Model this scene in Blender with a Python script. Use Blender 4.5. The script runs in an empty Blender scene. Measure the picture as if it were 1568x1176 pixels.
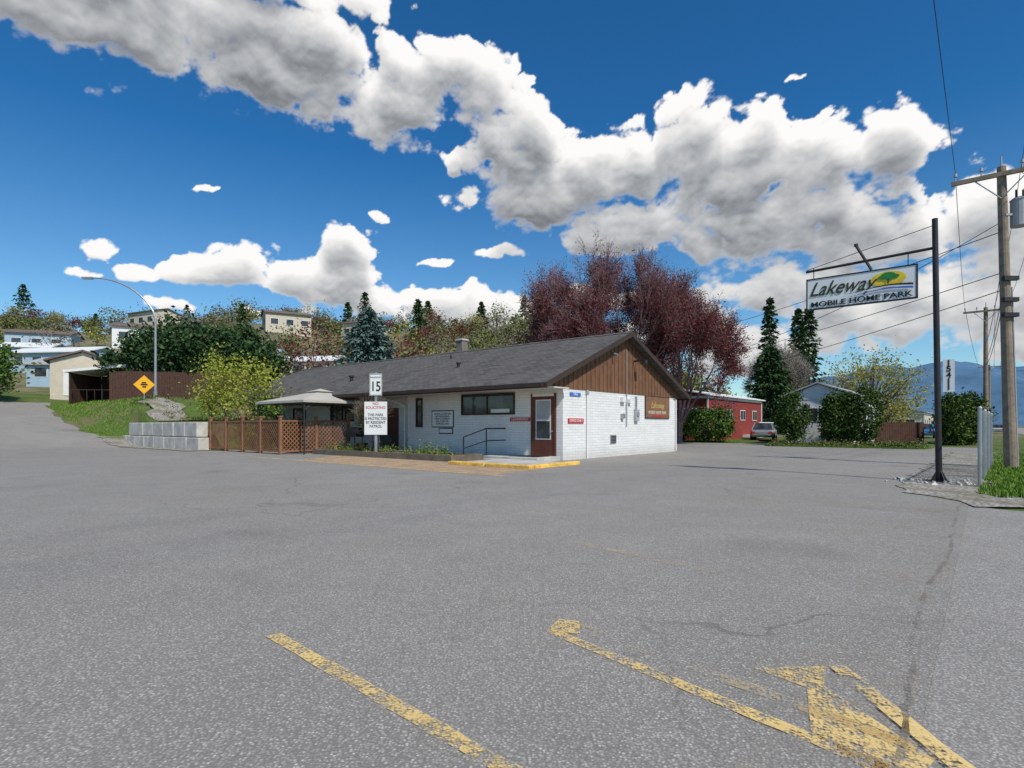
import bpy, math, random
import numpy as np
from mathutils import Vector, Matrix, Euler

rng = random.Random(11)
npr = np.random.default_rng(11)
scene = bpy.context.scene
scene.view_settings.view_transform = 'Standard'
scene.view_settings.look = 'None'
scene.view_settings.exposure = 0
R = math.radians

# ---------------------------------------------------------------- site frame
ANG = R(50.44)
CA, SA = math.cos(ANG), math.sin(ANG)
def S(u, v, z=0.0):            # site grid (u = along building front, v = along gable) -> world
    return Vector((CA*v - SA*u, SA*v + CA*u, z))
def UV(x, y):
    return (-SA*x + CA*y, CA*x + SA*y)
def sm(x, a, b):
    t = min(1, max(0, (x-a)/(b-a)))
    return t*t*(3-2*t)
def Huv(u, v):
    x, y = CA*v - SA*u, SA*v + CA*u
    base = 4.0*min(1, max(0, (u-38)/25.0))
    if u < 42: base *= sm(u, 36, 42)*1.0
    hill = 22*sm(y, 52, 155)*(1-sm(x, 0, 60))
    if y > 60: hill += (1.2*math.sin(x*.09+1)+.8*math.sin(x*.21+y*.05))*sm(y, 60, 110)*(1-sm(x, 0, 40))
    bank = 1.5 + 1.7*max(sm(v, 14, 19)*sm(u, 36, 42), sm(u, 38, 44))
    k = sm(u, 40.5, 43.5)
    v0 = 12.62 + (10.8-12.62)*k
    v1 = 12.9 + (14.6-12.9)*k
    w = sm(v, v0, v1)*sm(u, 29.7, 30.1)*(1-sm(v, 45, 60))
    h = base + w*max(0, bank-base)
    return h + hill
def H(x, y):
    return Huv(*UV(x, y))

# ---------------------------------------------------------------- materials
MATS = {}
class NT:
    def __init__(s, mat):
        s.t = mat.node_tree; s.n = s.t.nodes; s.l = s.t.links
    def new(s, typ, **kw):
        nd = s.n.new(typ)
        for k, v in kw.items():
            setattr(nd, k, v)
        return nd
    def link(s, a, b): s.l.new(a, b)
    def math(s, op, a, b=None, c=None, clamp=False):
        nd = s.n.new('ShaderNodeMath'); nd.operation = op; nd.use_clamp = clamp
        for i, q in enumerate((a, b, c)):
            if q is None: continue
            if isinstance(q, (int, float)): nd.inputs[i].default_value = q
            else: s.l.new(q, nd.inputs[i])
        return nd.outputs[0]
    def mix(s, f, a, b, blend='MIX'):
        nd = s.n.new('ShaderNodeMix'); nd.data_type = 'RGBA'; nd.blend_type = blend
        for sock, q in ((nd.inputs[0], f), (nd.inputs[6], a), (nd.inputs[7], b)):
            if isinstance(q, (int, float)): sock.default_value = q
            elif isinstance(q, (tuple, list)): sock.default_value = (*q[:3], 1)
            else: s.l.new(q, sock)
        return nd.outputs[2]
    def noise(s, vec, scale, detail=4, rough=.55, dist=0):
        nd = s.n.new('ShaderNodeTexNoise')
        nd.inputs['Scale'].default_value = scale; nd.inputs['Detail'].default_value = detail
        nd.inputs['Roughness'].default_value = rough; nd.inputs['Distortion'].default_value = dist
        if vec is not None: s.l.new(vec, nd.inputs['Vector'])
        return nd.outputs['Fac']
    def rng(s, x, a, b, c=0, d=1, smooth=False):
        nd = s.n.new('ShaderNodeMapRange'); nd.clamp = True
        if smooth: nd.interpolation_type = 'SMOOTHSTEP'
        s.l.new(x, nd.inputs[0])
        for i, q in enumerate((a, b, c, d)): nd.inputs[i+1].default_value = q
        return nd.outputs[0]
    def bump(s, h, strength, dist=.01):
        nd = s.n.new('ShaderNodeBump'); nd.inputs['Strength'].default_value = strength
        nd.inputs['Distance'].default_value = dist
        s.l.new(h, nd.inputs['Height']); return nd.outputs[0]

def newmat(name):
    m = bpy.data.materials.new(name); m.use_nodes = True
    return m, NT(m), m.node_tree.nodes['Principled BSDF']

def mat(name, col, rough=.7, metal=0, nscale=3, namt=.25, bump=0, bscale=40, spec=.3):
    if name in MATS: return MATS[name]
    m, t, p = newmat(name)
    tc = t.new('ShaderNodeTexCoord').outputs['Object']
    f = t.noise(tc, nscale, 6, .7)
    lo = tuple(c*(1-namt) for c in col); hi = tuple(min(1, c*(1+namt)) for c in col)
    c = t.mix(t.rng(f, .33, .67), lo, hi)
    t.link(c, p.inputs['Base Color'])
    p.inputs['Roughness'].default_value = rough; p.inputs['Metallic'].default_value = metal
    p.inputs['Specular IOR Level'].default_value = spec
    if bump:
        t.link(t.bump(t.noise(tc, bscale, 4), bump), p.inputs['Normal'])
    MATS[name] = m
    return m

def leafmat(name, cols, trans=0):
    if name in MATS: return MATS[name]
    m, t, p = newmat(name)
    g = t.new('ShaderNodeNewGeometry')
    ramp = t.new('ShaderNodeValToRGB')
    e = ramp.color_ramp.elements
    while len(e) < len(cols): e.new(.5)
    for i, c in enumerate(cols):
        e[i].position = i/(len(cols)-1); e[i].color = (*c, 1)
    t.link(g.outputs['Random Per Island'], ramp.inputs[0])
    df = t.new('ShaderNodeBsdfDiffuse'); t.link(ramp.outputs[0], df.inputs[0])
    t.n.remove(p)
    if trans:
        tr = t.new('ShaderNodeBsdfTranslucent'); t.link(ramp.outputs[0], tr.inputs[0])
        ms = t.new('ShaderNodeMixShader'); ms.inputs[0].default_value = trans
        t.link(df.outputs[0], ms.inputs[1]); t.link(tr.outputs[0], ms.inputs[2])
        t.link(ms.outputs[0], t.n['Material Output'].inputs[0])
    else:
        t.link(df.outputs[0], t.n['Material Output'].inputs[0])
    MATS[name] = m
    return m

# asphalt
def asphalt(name, a, b, speck):
    m, t, p = newmat(name)
    tc = t.new('ShaderNodeTexCoord').outputs['Object']
    big = t.noise(tc, .14, 6, .62, .8)
    mid = t.noise(tc, 1.3, 6, .65)
    c = t.mix(t.rng(big, .36, .64), a, b)
    brn = t.noise(tc, .33, 5, .6, .5)
    c = t.mix(t.rng(brn, .5, .66, 0, .35), c, (a[0]*.98, a[1]*.86, a[2]*.72))
    c = t.mix(t.rng(mid, .35, .7, 0, .5), c, tuple(q*.72 for q in a))
    v1 = t.new('ShaderNodeTexVoronoi'); v1.inputs['Scale'].default_value = 74
    t.link(tc, v1.inputs['Vector'])
    sp = t.new('ShaderNodeSeparateColor'); t.link(v1.outputs['Color'], sp.inputs[0])
    light = t.math('MULTIPLY', t.rng(sp.outputs[0], .6, .95), t.rng(v1.outputs['Distance'], .55, .25))
    dark = t.math('MULTIPLY', t.rng(sp.outputs[1], .5, .85), t.rng(v1.outputs['Distance'], .75, .3))
    gap = t.rng(v1.outputs['Distance'], .28, .7)
    c = t.mix(t.math('MULTIPLY', gap, .62), c, tuple(q*.32 for q in a))
    c = t.mix(t.math('MULTIPLY', dark, .55), c, (.09, .085, .08))
    c = t.mix(t.math('MULTIPLY', light, speck), c, (.66, .63, .58))
    f = t.noise(tc, 30, 3, .7)
    c = t.mix(t.rng(f, .3, .75, 0, .5), c, tuple(q*.5 for q in a))
    st = t.noise(tc, .55, 3, .5, .3)
    c = t.mix(t.rng(st, .60, .78, 0, .4), c, (.12, .11, .10))
    dn = t.new('ShaderNodeTexNoise'); dn.inputs['Scale'].default_value = .9; dn.inputs['Detail'].default_value = 5
    t.link(tc, dn.inputs['Vector'])
    va = t.new('ShaderNodeVectorMath', operation='MULTIPLY_ADD')
    t.link(dn.outputs['Color'], va.inputs[0]); va.inputs[1].default_value = (1.6, 1.6, 0); t.link(tc, va.inputs[2])
    cr = t.new('ShaderNodeTexVoronoi', feature='DISTANCE_TO_EDGE'); cr.inputs['Scale'].default_value = .16
    t.link(va.outputs[0], cr.inputs['Vector'])
    crm = t.math('MULTIPLY', t.rng(cr.outputs['Distance'], .0012, .0035, 1, 0), t.rng(t.noise(tc, .3, 2), .46, .58, 0, .5))
    c = t.mix(crm, c, (.12, .11, .10))
    t.link(c, p.inputs['Base Color'])
    p.inputs['Roughness'].default_value = .88; p.inputs['Specular IOR Level'].default_value = .2
    hb = t.math('SUBTRACT', t.math('MULTIPLY', f, .6), t.math('MULTIPLY', v1.outputs['Distance'], .9))
    t.link(t.bump(hb, .6, .005), p.inputs['Normal'])
    return m
M_asph = asphalt('asphalt', (.375, .35, .315), (.455, .43, .395), .8)
M_asph2 = asphalt('asphalt_shoulder', (.42, .395, .36), (.49, .46, .42), .7)

def ground_mat():
    m, t, p = newmat('ground_grass_soil')
    tc = t.new('ShaderNodeTexCoord').outputs['Object']
    a = t.noise(tc, .35, 6, .6, .4); b = t.noise(tc, 7, 5, .7)
    c = t.mix(t.rng(b, .3, .7), (.05, .095, .020), (.13, .18, .045))
    c = t.mix(t.rng(a, .5, .64), c, (.19, .15, .095))
    far = t.mix(t.rng(a, .35, .6), (.095, .115, .045), (.22, .19, .115))
    sep = t.new('ShaderNodeSeparateXYZ'); t.link(tc, sep.inputs[0])
    c = t.mix(t.rng(sep.outputs[1], 50, 70), c, far)
    t.link(c, p.inputs['Base Color']); p.inputs['Roughness'].default_value = .95
    p.inputs['Specular IOR Level'].default_value = .1
    t.link(t.bump(b, .8, .05), p.inputs['Normal'])
    return m
M_ground = ground_mat()

def gravel_mat():
    m, t, p = newmat('gravel')
    tc = t.new('ShaderNodeTexCoord').outputs['Object']
    v = t.new('ShaderNodeTexVoronoi'); v.inputs['Scale'].default_value = 16; t.link(tc, v.inputs['Vector'])
    s = t.new('ShaderNodeSeparateColor'); t.link(v.outputs['Color'], s.inputs[0])
    c = t.mix(s.outputs[0], (.24, .215, .185), (.52, .49, .44))
    c = t.mix(t.rng(v.outputs['Distance'], .35, .8), c, (.12, .105, .08))
    c = t.mix(t.rng(t.noise(tc, 1.2, 5), .48, .66, 0, .75), c, (.15, .13, .06))
    t.link(c, p.inputs['Base Color']); p.inputs['Roughness'].default_value = .95
    t.link(t.bump(v.outputs['Distance'], -.8, .03), p.inputs['Normal'])
    return m
M_gravel = gravel_mat()

def brick_white():
    m, t, p = newmat('white_painted_block')
    tc = t.new('ShaderNodeTexCoord').outputs['Object']
    s = t.new('ShaderNodeSeparateXYZ'); t.link(tc, s.inputs[0])
    cb = t.new('ShaderNodeCombineXYZ'); t.link(t.math('ADD', s.outputs[0], s.outputs[1]), cb.inputs[0]); t.link(s.outputs[2], cb.inputs[1])
    b = t.new('ShaderNodeTexBrick'); t.link(cb.outputs[0], b.inputs['Vector'])
    b.inputs['Scale'].default_value = 1; b.inputs['Brick Width'].default_value = .4; b.inputs['Row Height'].default_value = .1
    b.inputs['Mortar Size'].default_value = .007; b.inputs['Mortar Smooth'].default_value = .5
    b.inputs['Color1'].default_value = (.80, .79, .77, 1); b.inputs['Color2'].default_value = (.73, .72, .70, 1)
    b.inputs['Mortar'].default_value = (.58, .575, .555, 1)
    n = t.noise(tc, 1.1, 6, .65); n2 = t.noise(tc, 14, 5, .7)
    c = t.mix(t.rng(n, .5, .75, 0, .3), b.outputs['Color'], (.5, .49, .46))
    c = t.mix(t.rng(n2, .58, .72, 0, .4), c, (.42, .41, .39))
    dirt = t.math('MULTIPLY', t.rng(s.outputs[2], .0, .5, 1, 0), t.rng(n2, .3, .7, .2, .8))
    c = t.mix(dirt, c, (.36, .34, .3))
    t.link(c, p.inputs['Base Color']); p.inputs['Roughness'].default_value = .75
    hb = t.math('ADD', t.math('MULTIPLY', b.outputs['Fac'], -1.), t.math('MULTIPLY', n2, .8))
    t.link(t.bump(hb, .6, .012), p.inputs['Normal'])
    return m
M_brick = brick_white()

def shingle():
    m, t, p = newmat('roof_shingles')
    tc = t.new('ShaderNodeTexCoord').outputs['Object']
    s = t.new('ShaderNodeSeparateXYZ'); t.link(tc, s.inputs[0])
    cb = t.new('ShaderNodeCombineXYZ'); t.link(s.outputs[1], cb.inputs[0]); t.link(t.math('MULTIPLY', s.outputs[0], 1.08), cb.inputs[1])
    b = t.new('ShaderNodeTexBrick'); t.link(cb.outputs[0], b.inputs['Vector'])
    b.inputs['Scale'].default_value = 1; b.inputs['Brick Width'].default_value = .33; b.inputs['Row Height'].default_value = .16
    b.inputs['Mortar Size'].default_value = .012; b.inputs['Bias'].default_value = 0
    b.inputs['Color1'].default_value = (.075, .07, .068, 1); b.inputs['Color2'].default_value = (.14, .13, .122, 1)
    b.inputs['Mortar'].default_value = (.03, .029, .028, 1)
    n = t.noise(tc, .7, 6, .65)
    c = t.mix(t.rng(n, .35, .7, 0, .55), b.outputs['Color'], (.155, .142, .132))
    t.link(c, p.inputs['Base Color']); p.inputs['Roughness'].default_value = .95; p.inputs['Specular IOR Level'].default_value = .15
    t.link(t.bump(b.outputs['Fac'], -.6, .015), p.inputs['Normal'])
    return m
M_shingle = shingle()

def worn(name, col, lo, hi, scale=14, amax=1.0):
    m, t, p = newmat(name)
    tc = t.new('ShaderNodeTexCoord').outputs['Object']
    n = t.noise(tc, scale, 8, .75); n2 = t.noise(tc, 2.0, 3)
    v1 = t.new('ShaderNodeTexVoronoi'); v1.inputs['Scale'].default_value = 74; t.link(tc, v1.inputs['Vector'])
    f = t.math('ADD', t.math('MULTIPLY', n, .65), t.math('MULTIPLY', n2, .35))
    f = t.math('SUBTRACT', f, t.math('MULTIPLY', v1.outputs['Distance'], .2))
    a = t.rng(f, lo, hi, 0, amax)
    t.link(t.mix(t.rng(n, .4, .6), col, tuple(q*.8 for q in col)), p.inputs['Base Color']); p.inputs['Roughness'].default_value = .8
    tr = t.new('ShaderNodeBsdfTransparent'); ms = t.new('ShaderNodeMixShader')
    t.link(a, ms.inputs[0]); t.link(tr.outputs[0], ms.inputs[1]); t.link(p.outputs[0], ms.inputs[2])
    t.link(ms.outputs[0], t.n['Material Output'].inputs[0])
    return m
M_yel = worn('worn_yellow_paint', (.90, .64, .25), .33, .46, amax=.95)
M_yelF = worn('faded_yellow_paint', (.76, .58, .32), .38, .54, amax=.6)
M_tan = worn('faded_tan_paint', (.60, .41, .24), .22, .42, 6, .85)
M_seam = worn('broken_asphalt_edge', (.27, .235, .19), .34, .50, 9, .6)
M_sandy = worn('sand_dust', (.50, .43, .34), .38, .62, 5, .45)

def glassmat():
    m, t, p = newmat('window_glass')
    tc = t.new('ShaderNodeTexCoord').outputs['Object']
    t.link(t.mix(t.rng(t.noise(tc, 1.5, 3), .4, .6), (.02, .025, .03), (.06, .065, .07)), p.inputs['Base Color'])
    p.inputs['Roughness'].default_value = .06; p.inputs['Specular IOR Level'].default_value = .6
    return m
M_glass = glassmat()

def linkmesh_mat():
    m, t, p = newmat('chain_link_mesh')
    tc = t.new('ShaderNodeTexCoord').outputs['Object']
    s = t.new('ShaderNodeSeparateXYZ'); t.link(tc, s.inputs[0])
    def lines(x):
        f = t.math('FRACT', t.math('MULTIPLY', x, 14.))
        return t.math('LESS_THAN', f, .17)
    a = lines(t.math('ADD', s.outputs[1], s.outputs[2])); b = lines(t.math('SUBTRACT', s.outputs[1], s.outputs[2]))
    al = t.math('MAXIMUM', a, b)
    p.inputs['Base Color'].default_value = (.4, .41, .42, 1); p.inputs['Metallic'].default_value = .6; p.inputs['Roughness'].default_value = .5
    tr = t.new('ShaderNodeBsdfTransparent'); ms = t.new('ShaderNodeMixShader')
    t.link(al, ms.inputs[0]); t.link(tr.outputs[0], ms.inputs[1]); t.link(p.outputs[0], ms.inputs[2])
    t.link(ms.outputs[0], t.n['Material Output'].inputs[0])
    return m
M_link = linkmesh_mat()

M_brown = mat('brown_siding', (.17, .085, .045), .75, nscale=2, namt=.25, bump=.3)
M_brownD = mat('dark_brown_trim', (.05, .032, .024), .65, namt=.2)
M_door = mat('brown_door', (.12, .042, .028), .5, namt=.2)
M_cream = mat('soffit_cream', (.60, .57, .50), .8, namt=.1)
M_white = mat('white_paint', (.74, .74, .73), .55, namt=.06)
M_signw = mat('sign_white', (.76, .77, .76), .45, namt=.04)
M_red = mat('sign_red', (.5, .03, .03), .5, namt=.1)
M_blue = mat('sign_blue', (.05, .16, .5), .5, namt=.1)
M_black = mat('black_paint', (.018, .018, .02), .45, namt=.2)
M_steel = mat('galvanised_steel', (.38, .39, .4), .45, metal=.6, namt=.15)
M_dsteel = mat('dark_steel', (.035, .034, .036), .5, metal=.2, namt=.3)
M_conc = mat('concrete', (.48, .46, .42), .9, nscale=1.4, namt=.28, bump=.5, bscale=25)
M_lattice = mat('brown_lattice', (.25, .12, .065), .8, namt=.25)
M_fenceD = mat('dark_fence_boards', (.08, .04, .03), .85, nscale=5, namt=.3)
M_pole = mat('weathered_pole_wood', (.24, .19, .145), .9, nscale=4, namt=.3, bump=.5)
M_canvas = mat('beige_canvas', (.46, .43, .37), .85, namt=.12)
M_yellow = mat('yellow_kerb_paint', (.72, .44, .10), .75, nscale=5, namt=.4)
M_amber = mat('amber_sign', (.85, .42, .02), .5, namt=.05)
M_timber = mat('landscape_timber', (.16, .13, .10), .9, namt=.3, bump=.4)
M_bark = mat('bark', (.13, .10, .085), .95, nscale=6, namt=.3)
M_barkR = mat('bark_reddish', (.20, .13, .13), .95, nscale=6, namt=.3)
M_barkG = mat('bark_grey', (.30, .27, .235), .95, nscale=6, namt=.3)
M_soil = mat('garden_soil', (.09, .065, .045), .95, nscale=8, namt=.4, bump=.6)
M_hred = mat('red_siding', (.24, .04, .032), .75, namt=.15)
M_hbeige = mat('beige_siding', (.56, .50, .40), .7, namt=.08)
M_hblue = mat('pale_blue_siding', (.36, .48, .58), .7, namt=.08)
M_hgrey = mat('grey_roofing', (.36, .37, .39), .7, namt=.12)
M_hbroof = mat('brown_roofing', (.16, .12, .10), .85, namt=.2)
M_tyre = mat('tyre_rubber', (.02, .02, .02), .85)
M_carR = mat('car_paint_silver', (.33, .34, .36), .3, metal=.4, namt=.05)
M_carB = mat('car_paint_blue', (.04, .2, .42), .3, namt=.05)
M_carlamp = mat('tail_lamp', (.5, .02, .02), .3)
M_green = mat('sign_green', (.03, .22, .05), .5)
M_syel = mat('sign_yellow', (.8, .6, .05), .5)
M_chim = mat('chimney_brick', (.2, .17, .15), .9, namt=.3, bump=.5)

L_red = leafmat('red_buds', [(.09, .022, .028), (.19, .045, .05), (.30, .095, .085)], .25)
L_spruce = leafmat('blue_spruce_needles', [(.03, .06, .055), (.09, .145, .13), (.17, .25, .215)])
L_pine = leafmat('dark_pine_needles', [(.014, .032, .015), (.038, .075, .032), (.085, .14, .052)])
L_cedar = leafmat('cedar_leaves', [(.018, .036, .012), (.055, .095, .025), (.12, .165, .045)])
L_lime = leafmat('spring_leaves', [(.14, .17, .025), (.32, .36, .06), (.50, .50, .11)], .25)
L_yel = leafmat('yellow_spring_leaves', [(.18, .165, .04), (.36, .34, .08), (.52, .48, .13)], .25)
L_olive = leafmat('olive_scrub', [(.06, .07, .028), (.13, .15, .05), (.22, .235, .085)])
L_brown = leafmat('bare_scrub', [(.10, .085, .065), (.18, .155, .115), (.27, .235, .175)])
L_shrub = leafmat('shrub_leaves', [(.025, .05, .015), (.065, .13, .03), (.15, .22, .06)])
L_grass = leafmat('grass_blades', [(.06, .13, .018), (.13, .24, .035), (.24, .33, .07)])
L_flow = leafmat('garden_plants', [(.04, .09, .02), (.08, .15, .03), (.16, .22, .06), (.34, .32, .10)])

# ---------------------------------------------------------------- mesh helpers
def link(o, parent=None):
    scene.collection.objects.link(o)
    if parent: o.parent = parent
    return o
def empty(name, loc=(0, 0, 0), rz=0):
    o = bpy.data.objects.new(name, None); o.empty_display_size = .3
    o.location = loc; o.rotation_euler = (0, 0, rz)
    return link(o)

class MB:
    def __init__(s): s.v = []; s.f = []; s.m = []
    def poly(s, pts, m=0):
        n = len(s.v); s.v += [tuple(p) for p in pts]; s.f.append(tuple(range(n, n+len(pts)))); s.m.append(m)
    def box(s, x0, x1, y0, y1, z0, z1, m=0, M=None):
        c = [(x0, y0, z0), (x1, y0, z0), (x1, y1, z0), (x0, y1, z0), (x0, y0, z1), (x1, y0, z1), (x1, y1, z1), (x0, y1, z1)]
        if M is not None: c = [tuple(M @ Vector(p)) for p in c]
        n = len(s.v); s.v += c
        for f in ((0, 3, 2, 1), (4, 5, 6, 7), (0, 1, 5, 4), (1, 2, 6, 5), (2, 3, 7, 6), (3, 0, 4, 7)):
            s.f.append(tuple(n+i for i in f)); s.m.append(m)
    def cyl(s, p, q, r0, r1=None, n=10, m=0):
        r1 = r0 if r1 is None else r1
        p = Vector(p); q = Vector(q); d = (q-p).normalized()
        a = d.orthogonal().normalized(); b = d.cross(a)
        k = len(s.v)
        for c, r in ((p, r0), (q, r1)):
            for i in range(n):
                t = 2*math.pi*i/n
                s.v.append(tuple(c + a*math.cos(t)*r + b*math.sin(t)*r))
        for i in range(n):
            j = (i+1) % n
            s.f.append((k+i, k+j, k+n+j, k+n+i)); s.m.append(m)
        s.f.append(tuple(k+i for i in reversed(range(n)))); s.m.append(m)
        s.f.append(tuple(k+n+i for i in range(n))); s.m.append(m)
    def path(s, pts, r, n=8, m=0):
        for a, b in zip(pts[:-1], pts[1:]): s.cyl(a, b, r, n=n, m=m)
    def prism(s, prof, off, m=0):
        n = len(prof); k = len(s.v); off = Vector(off)
        s.v += [tuple(p) for p in prof] + [tuple(Vector(p)+off) for p in prof]
        s.f.append(tuple(k+i for i in range(n))); s.m.append(m)
        s.f.append(tuple(k+n+i for i in reversed(range(n)))); s.m.append(m)
        for i in range(n):
            j = (i+1) % n
            s.f.append((k+i, k+n+i, k+n+j, k+j)); s.m.append(m)
    def build(s, name, mats, parent=None, loc=(0, 0, 0), rz=0, bevel=0, smooth=False):
        me = bpy.data.meshes.new(name); me.from_pydata(s.v, [], s.f)
        for m in mats: me.materials.append(m)
        me.polygons.foreach_set('material_index', s.m)
        if smooth: me.polygons.foreach_set('use_smooth', [True]*len(me.polygons))
        me.update()
        import bmesh
        bm = bmesh.new(); bm.from_mesh(me); bmesh.ops.recalc_face_normals(bm, faces=bm.faces); bm.to_mesh(me); bm.free()
        o = bpy.data.objects.new(name, me); o.location = loc; o.rotation_euler = (0, 0, rz)
        link(o, parent)
        if bevel:
            b = o.modifiers.new('bevel', 'BEVEL'); b.width = bevel; b.segments = 2; b.limit_method = 'ANGLE'
        return o

def text(name, body, size, loc, rz, m, parent=None, shear=0, bold=0, sx=1, align='CENTER'):
    c = bpy.data.curves.new(name, 'FONT'); c.body = body; c.size = size; c.align_x = align; c.align_y = 'CENTER'
    c.shear = shear; c.extrude = .003; c.offset = bold; c.materials.append(m)
    o = bpy.data.objects.new(name, c); o.location = loc; o.rotation_euler = (R(90), 0, rz); o.scale = (sx, 1, 1)
    return link(o, parent)

def leaf_quads(c, size, asp=.55, direc=None, var=.4):
    n = len(c)
    a = npr.normal(size=(n, 3))
    if direc is not None: a = direc + a*.35
    a /= np.linalg.norm(a, axis=1, keepdims=True)
    b = np.cross(a, npr.normal(size=(n, 3))); b /= np.linalg.norm(b, axis=1, keepdims=True)
    s = (size*(1+var*npr.uniform(-1, 1, n)))[:, None]
    V = np.stack([c-a*s, c-b*s*asp, c+a*s, c+b*s*asp], 1)
    return V.reshape(-1, 3)
def seg_quads(segs, n=5):
    P = np.array([x[0] for x in segs], float); Q = np.array([x[1] for x in segs], float)
    r0 = np.array([x[2] for x in segs])[:, None]; r1 = np.array([x[3] for x in segs])[:, None]
    d = Q-P; d /= np.linalg.norm(d, axis=1, keepdims=True)+1e-9
    ref = np.where(np.abs(d[:, 2:3]) > .9, np.array([[1., 0, 0]]), np.array([[0, 0, 1.]]))
    a = np.cross(d, ref); a /= np.linalg.norm(a, axis=1, keepdims=True); b = np.cross(d, a)
    out = []
    for i in range(n):
        t0, t1 = 2*math.pi*i/n, 2*math.pi*(i+1)/n
        e0 = a*math.cos(t0)+b*math.sin(t0); e1 = a*math.cos(t1)+b*math.sin(t1)
        out.append(np.stack([P+e0*r0, P+e1*r0, Q+e1*r1, Q+e0*r1], 1))
    return np.concatenate(out).reshape(-1, 3)
def quads_obj(name, parts, mats, loc=(0, 0, 0), parent=None):
    V = np.concatenate([p[0] for p in parts]); nq = len(V)//4
    mi = np.concatenate([np.full(len(p[0])//4, p[1], dtype=np.int32) for p in parts])
    me = bpy.data.meshes.new(name)
    me.vertices.add(len(V)); me.vertices.foreach_set('co', V.astype(np.float32).ravel())
    me.loops.add(nq*4); me.loops.foreach_set('vertex_index', np.arange(nq*4, dtype=np.int32))
    me.polygons.add(nq); me.polygons.foreach_set('loop_start', np.arange(0, nq*4, 4, dtype=np.int32))
    me.polygons.foreach_set('loop_total', np.full(nq, 4, dtype=np.int32))
    for m in mats: me.materials.append(m)
    me.polygons.foreach_set('material_index', mi)
    me.update(calc_edges=True); me.validate()
    o = bpy.data.objects.new(name, me); o.location = loc
    return link(o, parent)

def grow(segs, tips, p, d, L, r, lvl, maxl, kids, spread, up):
    st = 3
    for i in range(st):
        d = (d + Vector((rng.gauss(0, .10), rng.gauss(0, .10), rng.gauss(0, .06)+up))).normalized()
        q = p + d*(L/st)
        r2 = r*(1-.28/st*1.2)
        segs.append((tuple(p), tuple(q), r, r2)); p, r = q, r2
        if lvl >= maxl-1: tips.append((tuple(p), tuple(d)))
    if lvl >= maxl: return
    for k in range(kids):
        ax = Vector((rng.gauss(0, 1), rng.gauss(0, 1), rng.gauss(0, 1))).cross(d).normalized()
        nd = (Matrix.Rotation(rng.uniform(.3, 1)*spread, 3, ax) @ d).normalized()
        grow(segs, tips, p, nd, L*rng.uniform(.68, .92), max(r*.66, .009), lvl+1, maxl, kids, spread, up)

def budding_tree(name, loc, trunk, limbL, limbs, maxl, kids, r, leaf, size, lmat, bark, tilt=.75, up=.05, spread=.62, jit=.22, fit=None, topfade=.9, lmax=1.0):
    segs, tips = [], []
    p = Vector((0, 0, -.2)); q = Vector((.1, 0, trunk))
    segs.append((tuple(p), tuple(q), r*1.3, r))
    for k in range(limbs):
        a = 2*math.pi*(k+rng.uniform(-.2, .2))/limbs
        t = tilt*rng.uniform(.45, 1.1) if k else .1
        d = Vector((math.cos(a)*math.sin(t), math.sin(a)*math.sin(t), math.cos(t)))
        grow(segs, tips, q - Vector((0, 0, rng.uniform(0, .3))), d, limbL*rng.uniform(.85, 1.1), r*.6, 1, maxl, kids, spread, up)
    T = np.array([t[0] for t in tips]); D = np.array([t[1] for t in tips])
    if fit:
        rad = np.percentile(np.hypot(T[:, 0], T[:, 1]), 96); sxy = fit[0]/rad; sz = fit[1]/np.percentile(T[:, 2], 99.5)
        sc = np.array([sxy, sxy, sz]); T = T*sc
        segs = [(tuple(np.array(a)*sc), tuple(np.array(b)*sc), c, e) for a, b, c, e in segs]
    tw = []
    for t, d in zip(T, D):
        for _ in range(2):
            e = d + npr.normal(size=3)*.4; e /= np.linalg.norm(e)
            tw.append((t, t+e*rng.uniform(.25, .65), .011, .006))
    zmax = T[:, 2].max()
    rep = np.repeat(T, leaf, axis=0)
    keep = npr.uniform(size=len(rep)) < np.clip(1.2-topfade*(rep[:, 2]/zmax)**1.2, .10, lmax)
    rep = rep[keep]
    C = rep + npr.normal(size=rep.shape)*jit
    return quads_obj(name, [(seg_quads(segs, 5), 0), (seg_quads(tw, 3), 0), (leaf_quads(C, size), 1)], [bark, lmat], loc)

def crown_pts(rad, h0, h1, K, n, cl=.3, shell=.55):
    cs = npr.normal(size=(K, 3)); cs /= np.linalg.norm(cs, axis=1, keepdims=True)
    rr = shell + (1-shell)*npr.uniform(size=(K, 1))
    cs = cs*rr*np.array([rad, rad, (h1-h0)/2]); cs[:, 2] += (h0+h1)/2
    pts = np.repeat(cs, n, axis=0) + npr.normal(size=(K*n, 3))*cl*npr.uniform(.5, 1.3, (K, 1)).repeat(n, axis=0)
    return cs, pts
def clump_tree(name, loc, rad, h0, h1, K, n, size, lmat, bark=None, cl=.3, shell=.5, r=.12, stretch=(1, 1)):
    cs, pts = crown_pts(rad, h0, h1, K, n, cl, shell)
    for a in (cs, pts): a[:, 0] *= stretch[0]; a[:, 1] *= stretch[1]
    segs = []
    top = np.array([0, 0, h0+(h1-h0)*.45])
    segs.append(((0, 0, -.2), tuple(top), r, r*.55))
    for c in cs[::2]:
        f = rng.uniform(.15, .9); st = top*f
        mid = (st+c)/2 + npr.normal(size=3)*.1
        segs.append((tuple(st), tuple(mid), r*.3, r*.2)); segs.append((tuple(mid), tuple(c), r*.2, r*.07))
    return quads_obj(name, [(seg_quads(segs, 5), 0), (leaf_quads(pts, size), 1)], [bark or M_bark, lmat], loc)

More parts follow.
